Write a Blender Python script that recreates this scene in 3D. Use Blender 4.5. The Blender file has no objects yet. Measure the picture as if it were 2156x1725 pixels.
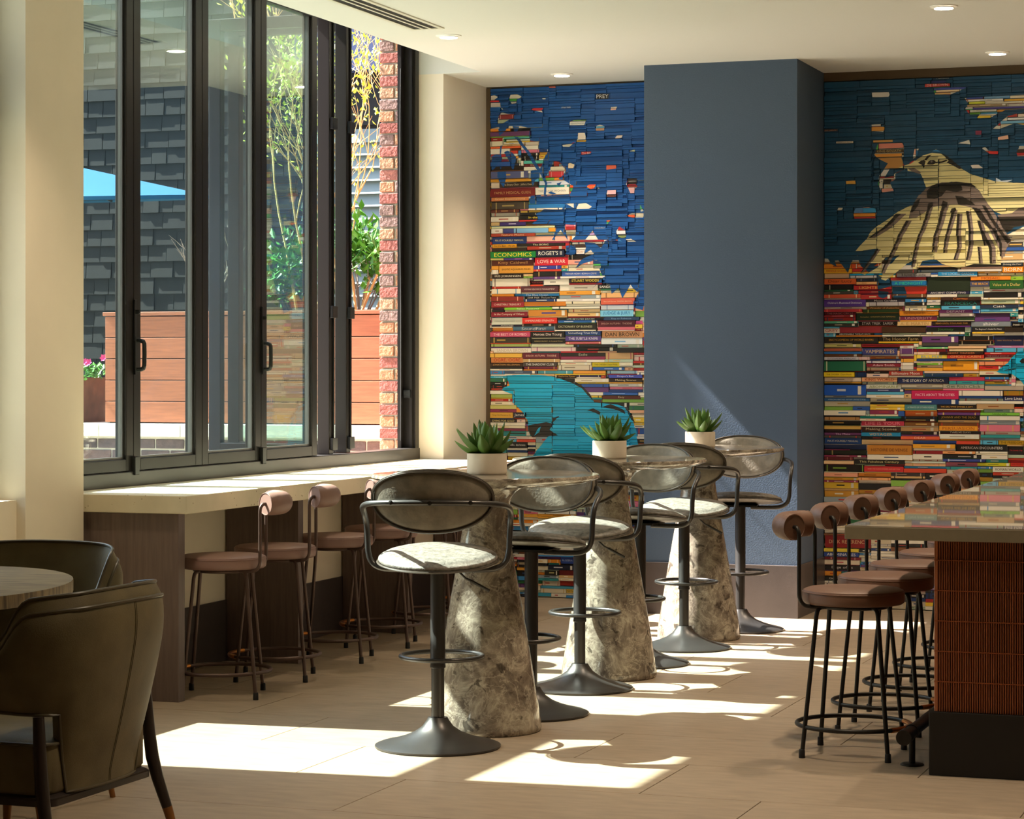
import bpy, bmesh, math, random
from mathutils import Vector, Matrix
from mathutils.geometry import tessellate_polygon
random.seed(11)
sc = bpy.context.scene
COL = sc.collection

# ---------------------------------------------------------------- camera
FPX, CX, HY, EYE = 5036.0, 1078.0, 778.0, 1.5        # calibrated on a 2156 x 1725 frame
YAW = math.atan(1801 / FPX)
cam = bpy.data.cameras.new('camera'); cam.sensor_fit = 'HORIZONTAL'; cam.sensor_width = 36
cam.lens = FPX / 2156 * 36; cam.shift_x = 0; cam.shift_y = (HY - 862.5) / 2156
cam.clip_start = .1; cam.clip_end = 400
camo = bpy.data.objects.new('camera', cam); COL.objects.link(camo)
camo.location = (0, 0, EYE); camo.rotation_euler = (math.pi / 2, 0, YAW)
sc.camera = camo
FW = Vector((-math.sin(YAW), math.cos(YAW), 0)); RT = Vector((math.cos(YAW), math.sin(YAW), 0))
def ray(x, y): return FW + RT * ((x - CX) / FPX) + Vector((0, 0, (HY - y) / FPX))
def atz(x, y, z): d = ray(x, y); return Vector((0, 0, EYE)) + d * ((z - EYE) / d.z)
def aty(x, y, Y): d = ray(x, y); return Vector((0, 0, EYE)) + d * (Y / d.y)

# ---------------------------------------------------------------- sky, sun, exposure
SUN_DIR = Vector((1.0, .076, -1.063)).normalized()
w = bpy.data.worlds.new('sky'); sc.world = w; w.use_nodes = True
nt = w.node_tree; nt.nodes.clear()
sky = nt.nodes.new('ShaderNodeTexSky'); sky.sky_type = 'NISHITA'; sky.sun_disc = False
sky.sun_elevation = math.radians(46.5); sky.sun_rotation = math.atan2(-SUN_DIR.x, -SUN_DIR.y)
sky.air_density = 1.0; sky.dust_density = 1.5; sky.ozone_density = 1.0
bg = nt.nodes.new('ShaderNodeBackground'); bg.inputs['Strength'].default_value = SKY_STRENGTH = .26
out = nt.nodes.new('ShaderNodeOutputWorld')
nt.links.new(sky.outputs[0], bg.inputs[0]); nt.links.new(bg.outputs[0], out.inputs[0])
sl = bpy.data.lights.new('sun', 'SUN'); sl.energy = 13.0; sl.angle = math.radians(.53); sl.color = (1, .96, .90)
so = bpy.data.objects.new('sun', sl); COL.objects.link(so); so.location = (-9, 9, 9)
so.rotation_euler = SUN_DIR.to_track_quat('-Z', 'Y').to_euler()
vs = sc.view_settings
vs.view_transform = 'Standard'; vs.look = 'None'; vs.gamma = 1; vs.use_curve_mapping = False
vs.exposure = 1.63

# ---------------------------------------------------------------- helpers
def srgb(h):
    h = h.lstrip('#')
    if len(h) == 3: h = ''.join(c * 2 for c in h)
    r = []
    for i in (0, 2, 4):
        c = int(h[i:i + 2], 16) / 255
        r.append(c / 12.92 if c <= .04045 else ((c + .055) / 1.055) ** 2.4)
    return tuple(r)
MATS = {}
def mat(name, col=(.5, .5, .5), rough=.5, metal=0.0, noise=0.0, nscale=8.0, bump=0.0, bscale=60.0, spec=.5, stretch=None, rnd=0.0, detail=4.0, emit=None, estr=0.0, coat=0.0):
    """principled material; noise = colour variation, bump = fine relief, rnd = per-object variation"""
    if isinstance(col, str): col = srgb(col)
    m = bpy.data.materials.new(name); m.use_nodes = True; MATS[name] = m
    t = m.node_tree; b = t.nodes['Principled BSDF']
    b.inputs['Base Color'].default_value = (*col, 1); b.inputs['Roughness'].default_value = rough
    b.inputs['Metallic'].default_value = metal; b.inputs['Specular IOR Level'].default_value = spec
    b.inputs['Coat Weight'].default_value = coat
    tc = t.nodes.new('ShaderNodeTexCoord'); vec = tc.outputs['Object']
    if stretch:
        mp = t.nodes.new('ShaderNodeMapping'); mp.inputs['Scale'].default_value = stretch
        t.links.new(vec, mp.inputs['Vector']); vec = mp.outputs[0]
    c = None
    if noise > 0:
        n = t.nodes.new('ShaderNodeTexNoise'); n.inputs['Scale'].default_value = nscale; n.inputs['Detail'].default_value = detail
        t.links.new(vec, n.inputs['Vector'])
        r = t.nodes.new('ShaderNodeValToRGB')
        r.color_ramp.elements[0].position = .3; r.color_ramp.elements[1].position = .7
        r.color_ramp.elements[0].color = (*[v * (1 - noise) for v in col], 1)
        r.color_ramp.elements[1].color = (*[min(1, v * (1 + noise)) for v in col], 1)
        t.links.new(n.outputs['Fac'], r.inputs[0]); c = r.outputs[0]
    if rnd > 0:
        oi = t.nodes.new('ShaderNodeObjectInfo'); h = t.nodes.new('ShaderNodeHueSaturation')
        mr = t.nodes.new('ShaderNodeMapRange'); mr.inputs['To Min'].default_value = 1 - rnd; mr.inputs['To Max'].default_value = 1 + rnd
        t.links.new(oi.outputs['Random'], mr.inputs['Value']); t.links.new(mr.outputs[0], h.inputs['Value'])
        if c is not None: t.links.new(c, h.inputs['Color'])
        else: h.inputs['Color'].default_value = (*col, 1)
        c = h.outputs[0]
    if c is not None: t.links.new(c, b.inputs['Base Color'])
    if bump > 0:
        n2 = t.nodes.new('ShaderNodeTexNoise'); n2.inputs['Scale'].default_value = bscale; n2.inputs['Detail'].default_value = 3
        t.links.new(vec, n2.inputs['Vector'])
        bp = t.nodes.new('ShaderNodeBump'); bp.inputs['Strength'].default_value = bump; bp.inputs['Distance'].default_value = .01
        t.links.new(n2.outputs['Fac'], bp.inputs['Height']); t.links.new(bp.outputs[0], b.inputs['Normal'])
    if emit:
        b.inputs['Emission Color'].default_value = (*emit, 1); b.inputs['Emission Strength'].default_value = estr
    return m

class MB:
    """collects shapes; build() links them as one mesh object"""
    def __init__(s): s.v = []; s.f = []
    def add(s, vs_, fs):
        o = len(s.v); s.v += [tuple(p) for p in vs_]; s.f += [tuple(i + o for i in f) for f in fs]; return s
    def box(s, x0, y0, z0, x1, y1, z1):
        return s.add([(x0,y0,z0),(x1,y0,z0),(x1,y1,z0),(x0,y1,z0),(x0,y0,z1),(x1,y0,z1),(x1,y1,z1),(x0,y1,z1)],
                     [(0,3,2,1),(4,5,6,7),(0,1,5,4),(1,2,6,5),(2,3,7,6),(3,0,4,7)])
    def lathe(s, prof, n=40, c=(0,0), cap=True):
        """prof: (radius, z) from bottom to top"""
        vs_, fs = [], []
        for r, z in prof:
            for i in range(n):
                a = 2 * math.pi * i / n; vs_.append((c[0] + r * math.cos(a), c[1] + r * math.sin(a), z))
        for k in range(len(prof) - 1):
            for i in range(n):
                j = (i + 1) % n; fs.append((k*n+i, k*n+j, (k+1)*n+j, (k+1)*n+i))
        if cap:
            fs.append(tuple(range(n - 1, -1, -1))); fs.append(tuple((len(prof)-1)*n + i for i in range(n)))
        return s.add(vs_, fs)
    def tube(s, pts, r, n=10, closed=False, cap=True, smooth=0):
        pts = [Vector(p) for p in pts]
        rr = r if isinstance(r, (list, tuple)) else [r] * len(pts)
        if smooth: pts, rr = catmull(pts, rr, smooth, closed)
        m = len(pts); vs_, fs = [], []
        up = None
        for i, p in enumerate(pts):
            a = pts[(i - 1) % m] if (closed or i > 0) else p; b = pts[(i + 1) % m] if (closed or i < m - 1) else p
            t = (b - a).normalized()
            if up is None: up = Vector((0, 0, 1)) if abs(t.z) < .9 else Vector((1, 0, 0))
            x = up.cross(t).normalized(); up = t.cross(x).normalized()
            for k in range(n):
                an = 2 * math.pi * k / n; vs_.append(p + (x * math.cos(an) + up * math.sin(an)) * rr[i])
        for i in range(m if closed else m - 1):
            for k in range(n):
                j = (k + 1) % n; i2 = (i + 1) % m
                fs.append((i*n+k, i*n+j, i2*n+j, i2*n+k))
        if cap and not closed:
            fs.append(tuple(range(n - 1, -1, -1))); fs.append(tuple((m-1)*n + k for k in range(n)))
        return s.add(vs_, fs)
    def prism(s, poly, z0, z1):
        n = len(poly)
        return s.add([(x, y, z0) for x, y in poly] + [(x, y, z1) for x, y in poly],
                     [tuple(range(n - 1, -1, -1)), tuple(range(n, 2 * n))] + [(i, (i+1) % n, n + (i+1) % n, n + i) for i in range(n)])
    def xf(s, M):
        s.v = [tuple(M @ Vector(p)) for p in s.v]; return s
    def mesh(s, name, m, smooth=False, bevel=0.0):
        me = bpy.data.meshes.new(name); me.from_pydata(s.v, [], s.f)
        if bevel:
            bm = bmesh.new(); bm.from_mesh(me)
            es = [e for e in bm.edges if len(e.link_faces) == 2 and e.calc_face_angle(0) > .6]
            bmesh.ops.bevel(bm, geom=es, offset=bevel, segments=2, affect='EDGES', profile=.5); bm.to_mesh(me); bm.free()
        if smooth:
            me.polygons.foreach_set('use_smooth', [True] * len(me.polygons))
            me.set_sharp_from_angle(angle=math.radians(40))
        me.materials.append(MATS[m] if isinstance(m, str) else m)
        return me
    def build(s, name, m, parent=None, smooth=False, bevel=0.0):
        return link(name, s.mesh(name, m, smooth, bevel), parent)
def link(name, me, parent=None):
    o = bpy.data.objects.new(name, me); COL.objects.link(o)
    if parent is not None: o.parent = parent
    return o
def catmull(pts, rr, k, closed=False):
    n = len(pts); P, R = [], []
    for i in range(n if closed else n - 1):
        g = lambda j: pts[j % n] if closed else pts[max(0, min(n - 1, j))]
        p0, p1, p2, p3 = g(i-1), g(i), g(i+1), g(i+2)
        for q in range(k):
            t = q / k
            P.append(.5 * ((2*p1) + (p2-p0)*t + (2*p0-5*p1+4*p2-p3)*t*t + (3*p1-p0-3*p2+p3)*t**3))
            R.append(rr[i] * (1 - t) + rr[(i+1) % n] * t)
    if not closed: P.append(pts[-1]); R.append(rr[-1])
    return P, R
def tag(o, label=None, cat=None, group=None, kind=None):
    if label: o['label'] = label
    if cat: o['category'] = cat
    if group: o['group'] = group
    if kind: o['kind'] = kind
    return o
def thing(name, label, cat, loc=(0, 0, 0), rz=0.0, group=None):
    o = bpy.data.objects.new(name, None); COL.objects.link(o); o.empty_display_size = .1
    o.location = loc; o.rotation_euler = (0, 0, rz)
    return tag(o, label, cat, group)
def struct(o): o['kind'] = 'structure'; return o
def copy_tree(o, parent=None):
    c = o.copy(); COL.objects.link(c)
    if parent is not None: c.parent = parent
    for ch in list(o.children): copy_tree(ch, c)
    return c
def place(root, loc, rz, label):
    root.location = loc; root.rotation_euler = (0, 0, rz); root['label'] = label; return root

# ---------------------------------------------------------------- materials
mat('wall_paint', '#efe2cb', .75, noise=.03, nscale=3, bump=.05, bscale=300)
mat('ceiling_paint', '#dcdbd4', .85)
mat('navy_paint', '#47586e', .6, bump=.12, bscale=120)
mat('dark_base', '#4b423f', .42, noise=.15, nscale=4, bump=.05, bscale=200)
mat('grout', '#6f6455', .9)
mat('tile', '#9c8a74', .42, noise=.13, nscale=7, bump=.03, bscale=90, stretch=(1, 3.2, 1), rnd=.05, detail=8)
mat('black_frame', '#2c2826', .38, metal=.55)
mat('black_metal', '#26231f', .42, metal=.5)
mat('grey_metal', '#6a6866', .34, metal=.75)
mat('gunmetal', '#4c4947', .36, metal=.7)
mat('brown_metal', '#5b473f', .42, metal=.5)
mat('copper', '#c8803c', .28, metal=1)
mat('rubber', '#1a1918', .7)
mat('black_plastic', '#121212', .4)
mat('chrome', '#c8c8c4', .2, metal=1)
mat('bench_wood', '#6a5951', .5, noise=.16, nscale=6, stretch=(14, 14, 1), bump=.03, bscale=80)
mat('mauve_leather', '#8b6a5f', .48, bump=.08, bscale=420)
mat('brown_leather', '#6b4a38', .5, bump=.10, bscale=420)
mat('olive_leather', '#6e6347', .5, spec=.3, noise=.18, nscale=9, bump=.10, bscale=260)
mat('stool_leather', '#777168', .42, noise=.42, nscale=48, bump=.22, bscale=90, detail=8)
mat('stool_back_leather', '#837a6c', .42, noise=.25, nscale=20, bump=.15, bscale=90, detail=8)
mat('piping', '#4e452f', .4)
mat('stool_piping', '#453c32', .4)
mat('dark_wood', '#2a201b', .4)
mat('brass_wood', '#8a5a2a', .35, metal=.3)
mat('pot_clay', '#d8c9b4', .7, noise=.05, nscale=9, bump=.05, bscale=120)
mat('soil', '#2c2119', .9, bump=.6, bscale=90)
mat('leaf', '#567a30', .38, noise=.25, nscale=7, rnd=.25)
mat('bar_top', '#a09480', .02, noise=.05, nscale=14, spec=.6)
mat('bar_edge', '#8e836c', .35, noise=.05, nscale=30)
mat('reed', '#b06c46', .45, noise=.25, nscale=3, stretch=(40, 40, 1))
mat('reed_gap', '#140c08', .8)
mat('thread', '#9a4f22', .6)
mat('kick', '#120e0c', .5)
mat('white_trim', '#f2efe6', .4)
mat('lamp_glow', (1, .93, .78), .5, emit=(1, .9, .72), estr=7)
mat('vent_metal', '#d9d6c6', .45, metal=.2)
mat('vent_dark', '#0c0c0b', .8)
mat('backing', '#1c150f', .9)
mat('book_edge_strip', '#5c4a34', .7)
mat('stone_coping', '#d9d3c6', .8, noise=.06, nscale=9, bump=.1, bscale=60)
mat('mortar', '#c9c0b2', .95, bump=.3, bscale=150)
mat('ipe', '#94583a', .5, noise=.2, nscale=4, stretch=(1.2, 1, 16), bump=.08, bscale=30, rnd=.08, detail=8)
mat('ipe_dark', '#2a150c', .8)
mat('corten', '#5c4032', .8, noise=.3, nscale=12)
mat('shingle', '#101110', .85, noise=.25, nscale=6, stretch=(6, 6, 1), rnd=.18)
mat('shingle_gap', '#1d1d1c', .9)
mat('siding', '#75827f', .7, rnd=.05)
mat('fascia', '#3c4468', .6)
mat('dark_opening', '#14110f', .8)
mat('canvas_shaded', '#0c2a3c', .8)
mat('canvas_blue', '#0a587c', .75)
mat('paving', '#9a968c', .85, noise=.1, nscale=2)
mat('twig', '#c8a468', .7, noise=.15, nscale=20)
mat('twig_grey', '#8a7f74', .8)
mat('leaf_yellow', '#bccb3e', .5, noise=.2, nscale=4)
mat('leaf_green', '#4d8a2c', .4, noise=.3, nscale=5)
mat('petal', '#d9569a', .6)
BR = ['#a8695c', '#bb8260', '#9c584e', '#8a6c64', '#b88a6c', '#a05c52']
for i, c in enumerate(BR): mat('brick%d' % i, c, .9, noise=.22, nscale=26, bump=.9, bscale=55)
for i, c in enumerate(['#5a4a48', '#66504a', '#4c4040']): mat('darkbrick%d' % i, c, .9, noise=.2, nscale=26, bump=.6, bscale=55)

def glass_mat(name, tint):
    m = bpy.data.materials.new(name); m.use_nodes = True; MATS[name] = m
    t = m.node_tree; t.nodes.clear()
    o = t.nodes.new('ShaderNodeOutputMaterial'); mx = t.nodes.new('ShaderNodeMixShader')
    tr = t.nodes.new('ShaderNodeBsdfTransparent'); tr.inputs[0].default_value = (*tint, 1)
    gl = t.nodes.new('ShaderNodeBsdfGlossy'); gl.inputs['Roughness'].default_value = .0
    gl.inputs['Color'].default_value = (.9, 1, .97, 1)
    lw = t.nodes.new('ShaderNodeLayerWeight'); lw.inputs['Blend'].default_value = .5       # Schlick, same from both sides
    pw = t.nodes.new('ShaderNodeMath'); pw.operation = 'POWER'; pw.inputs[1].default_value = 4; t.links.new(lw.outputs['Facing'], pw.inputs[0])
    fr = t.nodes.new('ShaderNodeMath'); fr.operation = 'MULTIPLY_ADD'; fr.inputs[1].default_value = .88; fr.inputs[2].default_value = .11; t.links.new(pw.outputs[0], fr.inputs[0])
    t.links.new(fr.outputs[0], mx.inputs[0]); t.links.new(tr.outputs[0], mx.inputs[1]); t.links.new(gl.outputs[0], mx.inputs[2])
    t.links.new(mx.outputs[0], o.inputs[0]); return m
glass_mat('glass', (.88, .96, .94))

def marble():
    m = bpy.data.materials.new('marble'); m.use_nodes = True; MATS['marble'] = m
    t = m.node_tree; b = t.nodes['Principled BSDF']; L = t.links.new
    tc = t.nodes.new('ShaderNodeTexCoord')
    n = t.nodes.new('ShaderNodeTexNoise'); n.inputs['Scale'].default_value = 7.5; n.inputs['Detail'].default_value = 12; n.inputs['Roughness'].default_value = .74
    n.inputs['Distortion'].default_value = .7
    L(tc.outputs['Object'], n.inputs['Vector'])
    r = t.nodes.new('ShaderNodeValToRGB'); e = r.color_ramp.elements
    e[0].position = .33; e[0].color = (*srgb('#4a4038'), 1); e[1].position = .66; e[1].color = (*srgb('#c0b5a0'), 1)
    k = e.new(.5); k.color = (*srgb('#85796b'), 1)
    L(n.outputs['Fac'], r.inputs[0])
    # light veins
    n2 = t.nodes.new('ShaderNodeTexNoise'); n2.inputs['Scale'].default_value = 11; n2.inputs['Detail'].default_value = 9; n2.inputs['Roughness'].default_value = .62; n2.inputs['Distortion'].default_value = .5
    L(tc.outputs['Object'], n2.inputs['Vector'])
    ma = t.nodes.new('ShaderNodeMath'); ma.operation = 'SUBTRACT'; ma.inputs[1].default_value = .5; L(n2.outputs['Fac'], ma.inputs[0])
    ab = t.nodes.new('ShaderNodeMath'); ab.operation = 'ABSOLUTE'; L(ma.outputs[0], ab.inputs[0])
    mr = t.nodes.new('ShaderNodeMapRange'); mr.inputs['From Max'].default_value = .022; mr.inputs['To Min'].default_value = .45; mr.inputs['To Max'].default_value = 0
    L(ab.outputs[0], mr.inputs['Value'])
    mx = t.nodes.new('ShaderNodeMix'); mx.data_type = 'RGBA'
    L(mr.outputs[0], mx.inputs[0]); L(r.outputs[0], mx.inputs[6]); mx.inputs[7].default_value = (*srgb('#cfc4ae'), 1)
    # dark flecks
    n3 = t.nodes.new('ShaderNodeTexNoise'); n3.inputs['Scale'].default_value = 16; n3.inputs['Detail'].default_value = 5; n3.inputs['Distortion'].default_value = .8
    L(tc.outputs['Object'], n3.inputs['Vector'])
    m3 = t.nodes.new('ShaderNodeMapRange'); m3.inputs['From Min'].default_value = .60; m3.inputs['From Max'].default_value = .67; m3.inputs['To Max'].default_value = .8
    L(n3.outputs['Fac'], m3.inputs['Value'])
    m4 = t.nodes.new('ShaderNodeMix'); m4.data_type = 'RGBA'; L(m3.outputs[0], m4.inputs[0]); L(mx.outputs[2], m4.inputs[6])
    m4.inputs[7].default_value = (*srgb('#3a322b'), 1)
    L(m4.outputs[2], b.inputs['Base Color']); b.inputs['Roughness'].default_value = .09
marble()

def concrete():
    m = mat('concrete', '#d3c8ab', .6, noise=.08, nscale=5)
    t = m.node_tree; b = t.nodes['Principled BSDF']; L = t.links.new
    tc = t.nodes.new('ShaderNodeTexCoord'); v = t.nodes.new('ShaderNodeTexVoronoi'); v.inputs['Scale'].default_value = 42
    L(tc.outputs['Object'], v.inputs['Vector'])
    n = t.nodes.new('ShaderNodeTexNoise'); n.inputs['Scale'].default_value = 9; L(tc.outputs['Object'], n.inputs['Vector'])
    th = t.nodes.new('ShaderNodeMapRange'); th.inputs['From Min'].default_value = .4; th.inputs['From Max'].default_value = .75; th.inputs['To Max'].default_value = .26; L(n.outputs['Fac'], th.inputs['Value'])
    lt = t.nodes.new('ShaderNodeMath'); lt.operation = 'LESS_THAN'; L(v.outputs['Distance'], lt.inputs[0]); L(th.outputs[0], lt.inputs[1])
    bp = t.nodes.new('ShaderNodeBump'); bp.invert = True; bp.inputs['Strength'].default_value = .9; bp.inputs['Distance'].default_value = .006
    L(lt.outputs[0], bp.inputs['Height']); L(bp.outputs[0], b.inputs['Normal'])
    old = b.inputs['Base Color'].links[0].from_socket
    mx = t.nodes.new('ShaderNodeMix'); mx.data_type = 'RGBA'; L(lt.outputs[0], mx.inputs[0]); L(old, mx.inputs[6]); mx.inputs[7].default_value = (*srgb('#8f7f5e'), 1)
    L(mx.outputs[2], b.inputs['Base Color'])
concrete()

def grain(name, c0, c1, rough, axis):
    m = bpy.data.materials.new(name); m.use_nodes = True; MATS[name] = m
    t = m.node_tree; b = t.nodes['Principled BSDF']; L = t.links.new
    tc = t.nodes.new('ShaderNodeTexCoord'); mp = t.nodes.new('ShaderNodeMapping'); mp.inputs['Scale'].default_value = axis
    L(tc.outputs['Object'], mp.inputs[0])
    wv = t.nodes.new('ShaderNodeTexNoise'); wv.inputs['Scale'].default_value = 6; wv.inputs['Detail'].default_value = 8; wv.inputs['Distortion'].default_value = .6
    L(mp.outputs[0], wv.inputs['Vector'])
    r = t.nodes.new('ShaderNodeValToRGB'); r.color_ramp.elements[0].position = .35; r.color_ramp.elements[1].position = .6
    r.color_ramp.elements[0].color = (*srgb(c0), 1); r.color_ramp.elements[1].color = (*srgb(c1), 1)
    L(wv.outputs['Fac'], r.inputs[0]); L(r.outputs[0], b.inputs['Base Color']); b.inputs['Roughness'].default_value = rough
    bp = t.nodes.new('ShaderNodeBump'); bp.inputs['Strength'].default_value = .25; bp.inputs['Distance'].default_value = .004
    L(wv.outputs['Fac'], bp.inputs['Height']); L(bp.outputs[0], b.inputs['Normal'])
grain('oak', '#5a4a36', '#98845f', .5, (1.2, 9, 1.2))

def book_mat():
    m = bpy.data.materials.new('book_cover'); m.use_nodes = True; MATS['book_cover'] = m
    t = m.node_tree; b = t.nodes['Principled BSDF']; a = t.nodes.new('ShaderNodeVertexColor'); a.layer_name = 'cover'
    t.links.new(a.outputs['Color'], b.inputs['Base Color']); b.inputs['Roughness'].default_value = .45
book_mat()
# ================================================================ room shell
CEIL = 3.37; XW = -5.67; XP = -5.50; XE = -5.246; YB = 14.90; HEAD = 3.575; TOPZ = 3.74
fl = struct(MB().box(-5.9, -3, -.10, 5.0, 15.1, -.006).build('floor', 'grout'))
TL, TWD, GAP = 1.33, .663, .0035
tile_me = MB().box(GAP/2, GAP/2, -.012, TL - GAP/2, TWD - GAP/2, 0).mesh('floor_tile', 'tile', bevel=.0012)
for k in range(-15, 12):
    y0 = 7.443 + TWD * k
    off = [-1.981, -2.424, -2.884][k % 3]
    n0 = math.floor((-5.55 - off) / TL)
    for n in range(n0, n0 + 9):
        x0 = off + n * TL
        if x0 > 4.6: break
        a, b_ = max(x0, -5.56), min(x0 + TL, 4.98); c, d = y0, min(y0 + TWD, YB + .02)
        if b_ - a < .03 or d - c < .03: continue
        if b_ - a > TL - 1e-4 and d - c > TWD - 1e-4:
            o = link('floor_tile', tile_me, fl)
        else:
            o = MB().box(GAP/2, GAP/2, -.012, b_ - a - GAP/2, d - c - GAP/2, 0).build('floor_tile', 'tile', fl)
        o.location = (a, c, 0)
struct(MB().box(XE, -3, CEIL, 5.0, 15.1, TOPZ).build('ceiling', 'ceiling_paint'))
struct(MB().box(XP - .2, 14.09, CEIL, XE, 15.1, TOPZ).build('ceiling_return', 'ceiling_paint'))
struct(MB().box(-6.0, -3, TOPZ, 5.0, 15.1, TOPZ + .12).build('ceiling_cove', 'ceiling_paint'))
struct(MB().box(-5.9, 14.09, 0, XP, 15.1, CEIL).build('wall_left_far_pier', 'wall_paint'))
struct(MB().box(XP, YB, 0, 5.0, 15.1, CEIL).build('wall_back', 'backing'))
struct(MB().box(-5.9, 9.09, 0, XP, 9.59, TOPZ).build('wall_left_pier', 'wall_paint'))
struct(MB().box(-5.9, -3, 0, XP, 7.90, TOPZ).build('wall_left_near', 'wall_paint'))
struct(MB().box(-5.88, 9.59, 0, -5.545, 14.09, .85).build('wall_left_under_window', 'wall_paint'))
struct(MB().box(-5.88, 7.90, 0, -5.545, 9.09, .93).build('wall_left_under_near_window', 'wall_paint'))
struct(MB().box(-5.9, -3.2, 0, 5.0, -3, TOPZ).build('wall_front', 'wall_paint'))
struct(MB().box(4.8, -3, 0, 5.0, 14.9, CEIL).build('wall_right', 'wall_paint'))
struct(MB().box(-5.545, 9.60, 0, -5.533, 14.09, .312).build('baseboard_left', 'dark_base'))
struct(MB().box(-4.189, 14.126, .318, -3.230, YB, CEIL).build('wall_column', 'navy_paint'))
struct(MB().box(-4.199, 14.114, 0, -3.222, YB, .318).build('baseboard_column', 'dark_base', bevel=.003))
# thin shadow-gap trims between ceiling and the book walls
struct(MB().box(XP + .001, 14.872, 3.360, -4.19, YB, CEIL).build('trim_1', 'book_edge_strip'))
struct(MB().box(XP + .001, 14.868, 0, -5.470, YB, 3.36).build('trim_3', 'book_edge_strip'))
struct(MB().box(-3.229, 14.872, 3.315, 1.6, YB, CEIL).build('trim_2', 'book_edge_strip'))

# ---------------------------------------------------------------- windows
def handle_parts(panel, y, zc):
    """lever lock with backplate on the stile"""
    m = MB().box(XW, y - .011, zc - .10, XW + .010, y + .011, zc + .10)
    m.box(XW + .008, y - .006, zc + .03, XW + .030, y + .006, zc + .05)
    m.build('lock_plate', 'black_plastic', panel, bevel=.002)
    h = MB().tube([(XW + .005, y + .012, zc - .24), (XW + .045, y + .012, zc - .235), (XW + .05, y + .012, zc - .19), (XW + .05, y + .012, zc - .14), (XW + .045, y + .012, zc - .105), (XW + .005, y + .012, zc - .10)], .011, 8, smooth=3)
    h.box(XW, y - .008, zc - .265, XW + .012, y + .03, zc - .08)
    h.build('pull_handle', 'black_plastic', panel)
def panel(parent, y0, y1, z0=1.005, z1=HEAD, sw=.072):
    """closed leaf in the window plane"""
    x0, x1 = XW - .062, XW
    m = MB()
    for a, b_ in ((y0 + .002, y0 + sw), (y1 - sw, y1 - .002)):
        m.box(x0, a, z0, x1, b_, z1)
    m.box(x0, y0 + sw, z0, x1, y1 - sw, z0 + .058); m.box(x0, y0 + sw, z1 - .06, x1, y1 - sw, z1)
    o = m.build('window_panel', 'black_frame', parent, bevel=.003)
    b = MB()
    for a, c in ((y0 + sw, y0 + sw + .012), (y1 - sw - .012, y1 - sw)): b.box(x0 + .022, a, z0 + .058, x0 + .046, c, z1 - .06)
    b.box(x0 + .022, y0 + sw + .012, z0 + .058, x0 + .046, y1 - sw - .012, z0 + .070)
    b.build('glazing_bead', 'grey_metal', o)
    MB().box(x0 + .031, y0 + sw + .001, z0 + .059, x0 + .037, y1 - sw - .001, z1 - .061).build('pane', 'glass', o)
    return o
w1 = struct(MB().box(XW - .11, 9.59, .915, XW + .012, 14.09, 1.003).build('window_1', 'gunmetal', bevel=.004))
m = MB().box(XW - .09, 9.59, .85, XW + .004, 14.09, .915); m.build('sill_upstand', 'dark_base', w1)
MB().box(XW - .11, 9.59, HEAD, XW + .02, 14.09, TOPZ).build('head_frame', 'black_frame', w1)
MB().box(XW - .10, 9.59, 1.003, XW + .005, 9.65, HEAD).build('jamb_frame', 'black_frame', w1)
m = MB().box(XW - .10, 14.03, 1.003, XW + .004, 14.09, HEAD); m.box(XW - .10, 13.985, 1.003, XW - .075, 14.03, HEAD); m.box(XW - .03, 14.01, 1.003, XW - .012, 14.03, HEAD)
m.build('jamb_frame', 'black_frame', w1)
MB().box(XW - .065, 14.0, 1.32, XW - .02, 14.03, 1.37).build('strike_plate', 'black_plastic', w1)
MB().tube([(XW - .075, 13.98, 3.4), (XW - .078, 13.972, 2.6), (XW - .072, 13.975, 1.9), (XW - .075, 13.98, 1.05)], .004, 6, smooth=4).build('weather_seal', 'rubber', w1)
JY = [9.65, 10.37, 11.10, 11.80, 12.54]
for i in range(4):
    p = panel(w1, JY[i], JY[i + 1])
    if i in (1, 3): handle_parts(p, JY[i] + .005, 1.74)
for y in (10.37, 11.80):
    MB().box(XW, y - .022, .985, XW + .022, y + .022, 1.075).build('floor_hinge', 'black_plastic', w1, bevel=.003)
# two leaves folded back outside, standing perpendicular to the wall
for yc, xa, xb in ((12.78, XW - .02, XW - .80), (13.03, XW - .02, XW - .80)):
    z0, z1, sw = 1.005, HEAD, .075
    m = MB()
    m.box(xa - sw, yc - .03, z0, xa, yc + .03, z1); m.box(xb, yc - .03, z0, xb + sw, yc + .03, z1)
    m.box(xb + sw, yc - .03, z0, xa - sw, yc + .03, z0 + .06); m.box(xb + sw, yc - .03, z1 - .07, xa - sw, yc + .03, z1)
    o = m.build('folded_panel', 'black_frame', w1, bevel=.003)
    MB().box(xb + sw, yc - .003, z0 + .06, xa - sw, yc + .003, z1 - .07).build('pane', 'glass', o)
    MB().tube([(xa + .006, yc + .02, z0 + .02), (xa + .006, yc + .02, z1 - .02)], .006, 6).build('hinge_rod', 'black_plastic', o)
    k = MB()
    for z in (1.03, 1.80, 2.9): k.box(xa, yc - .02, z, xa + .02, yc + .05, z + .07)
    k.build('hinge', 'black_plastic', o, bevel=.003)
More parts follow.
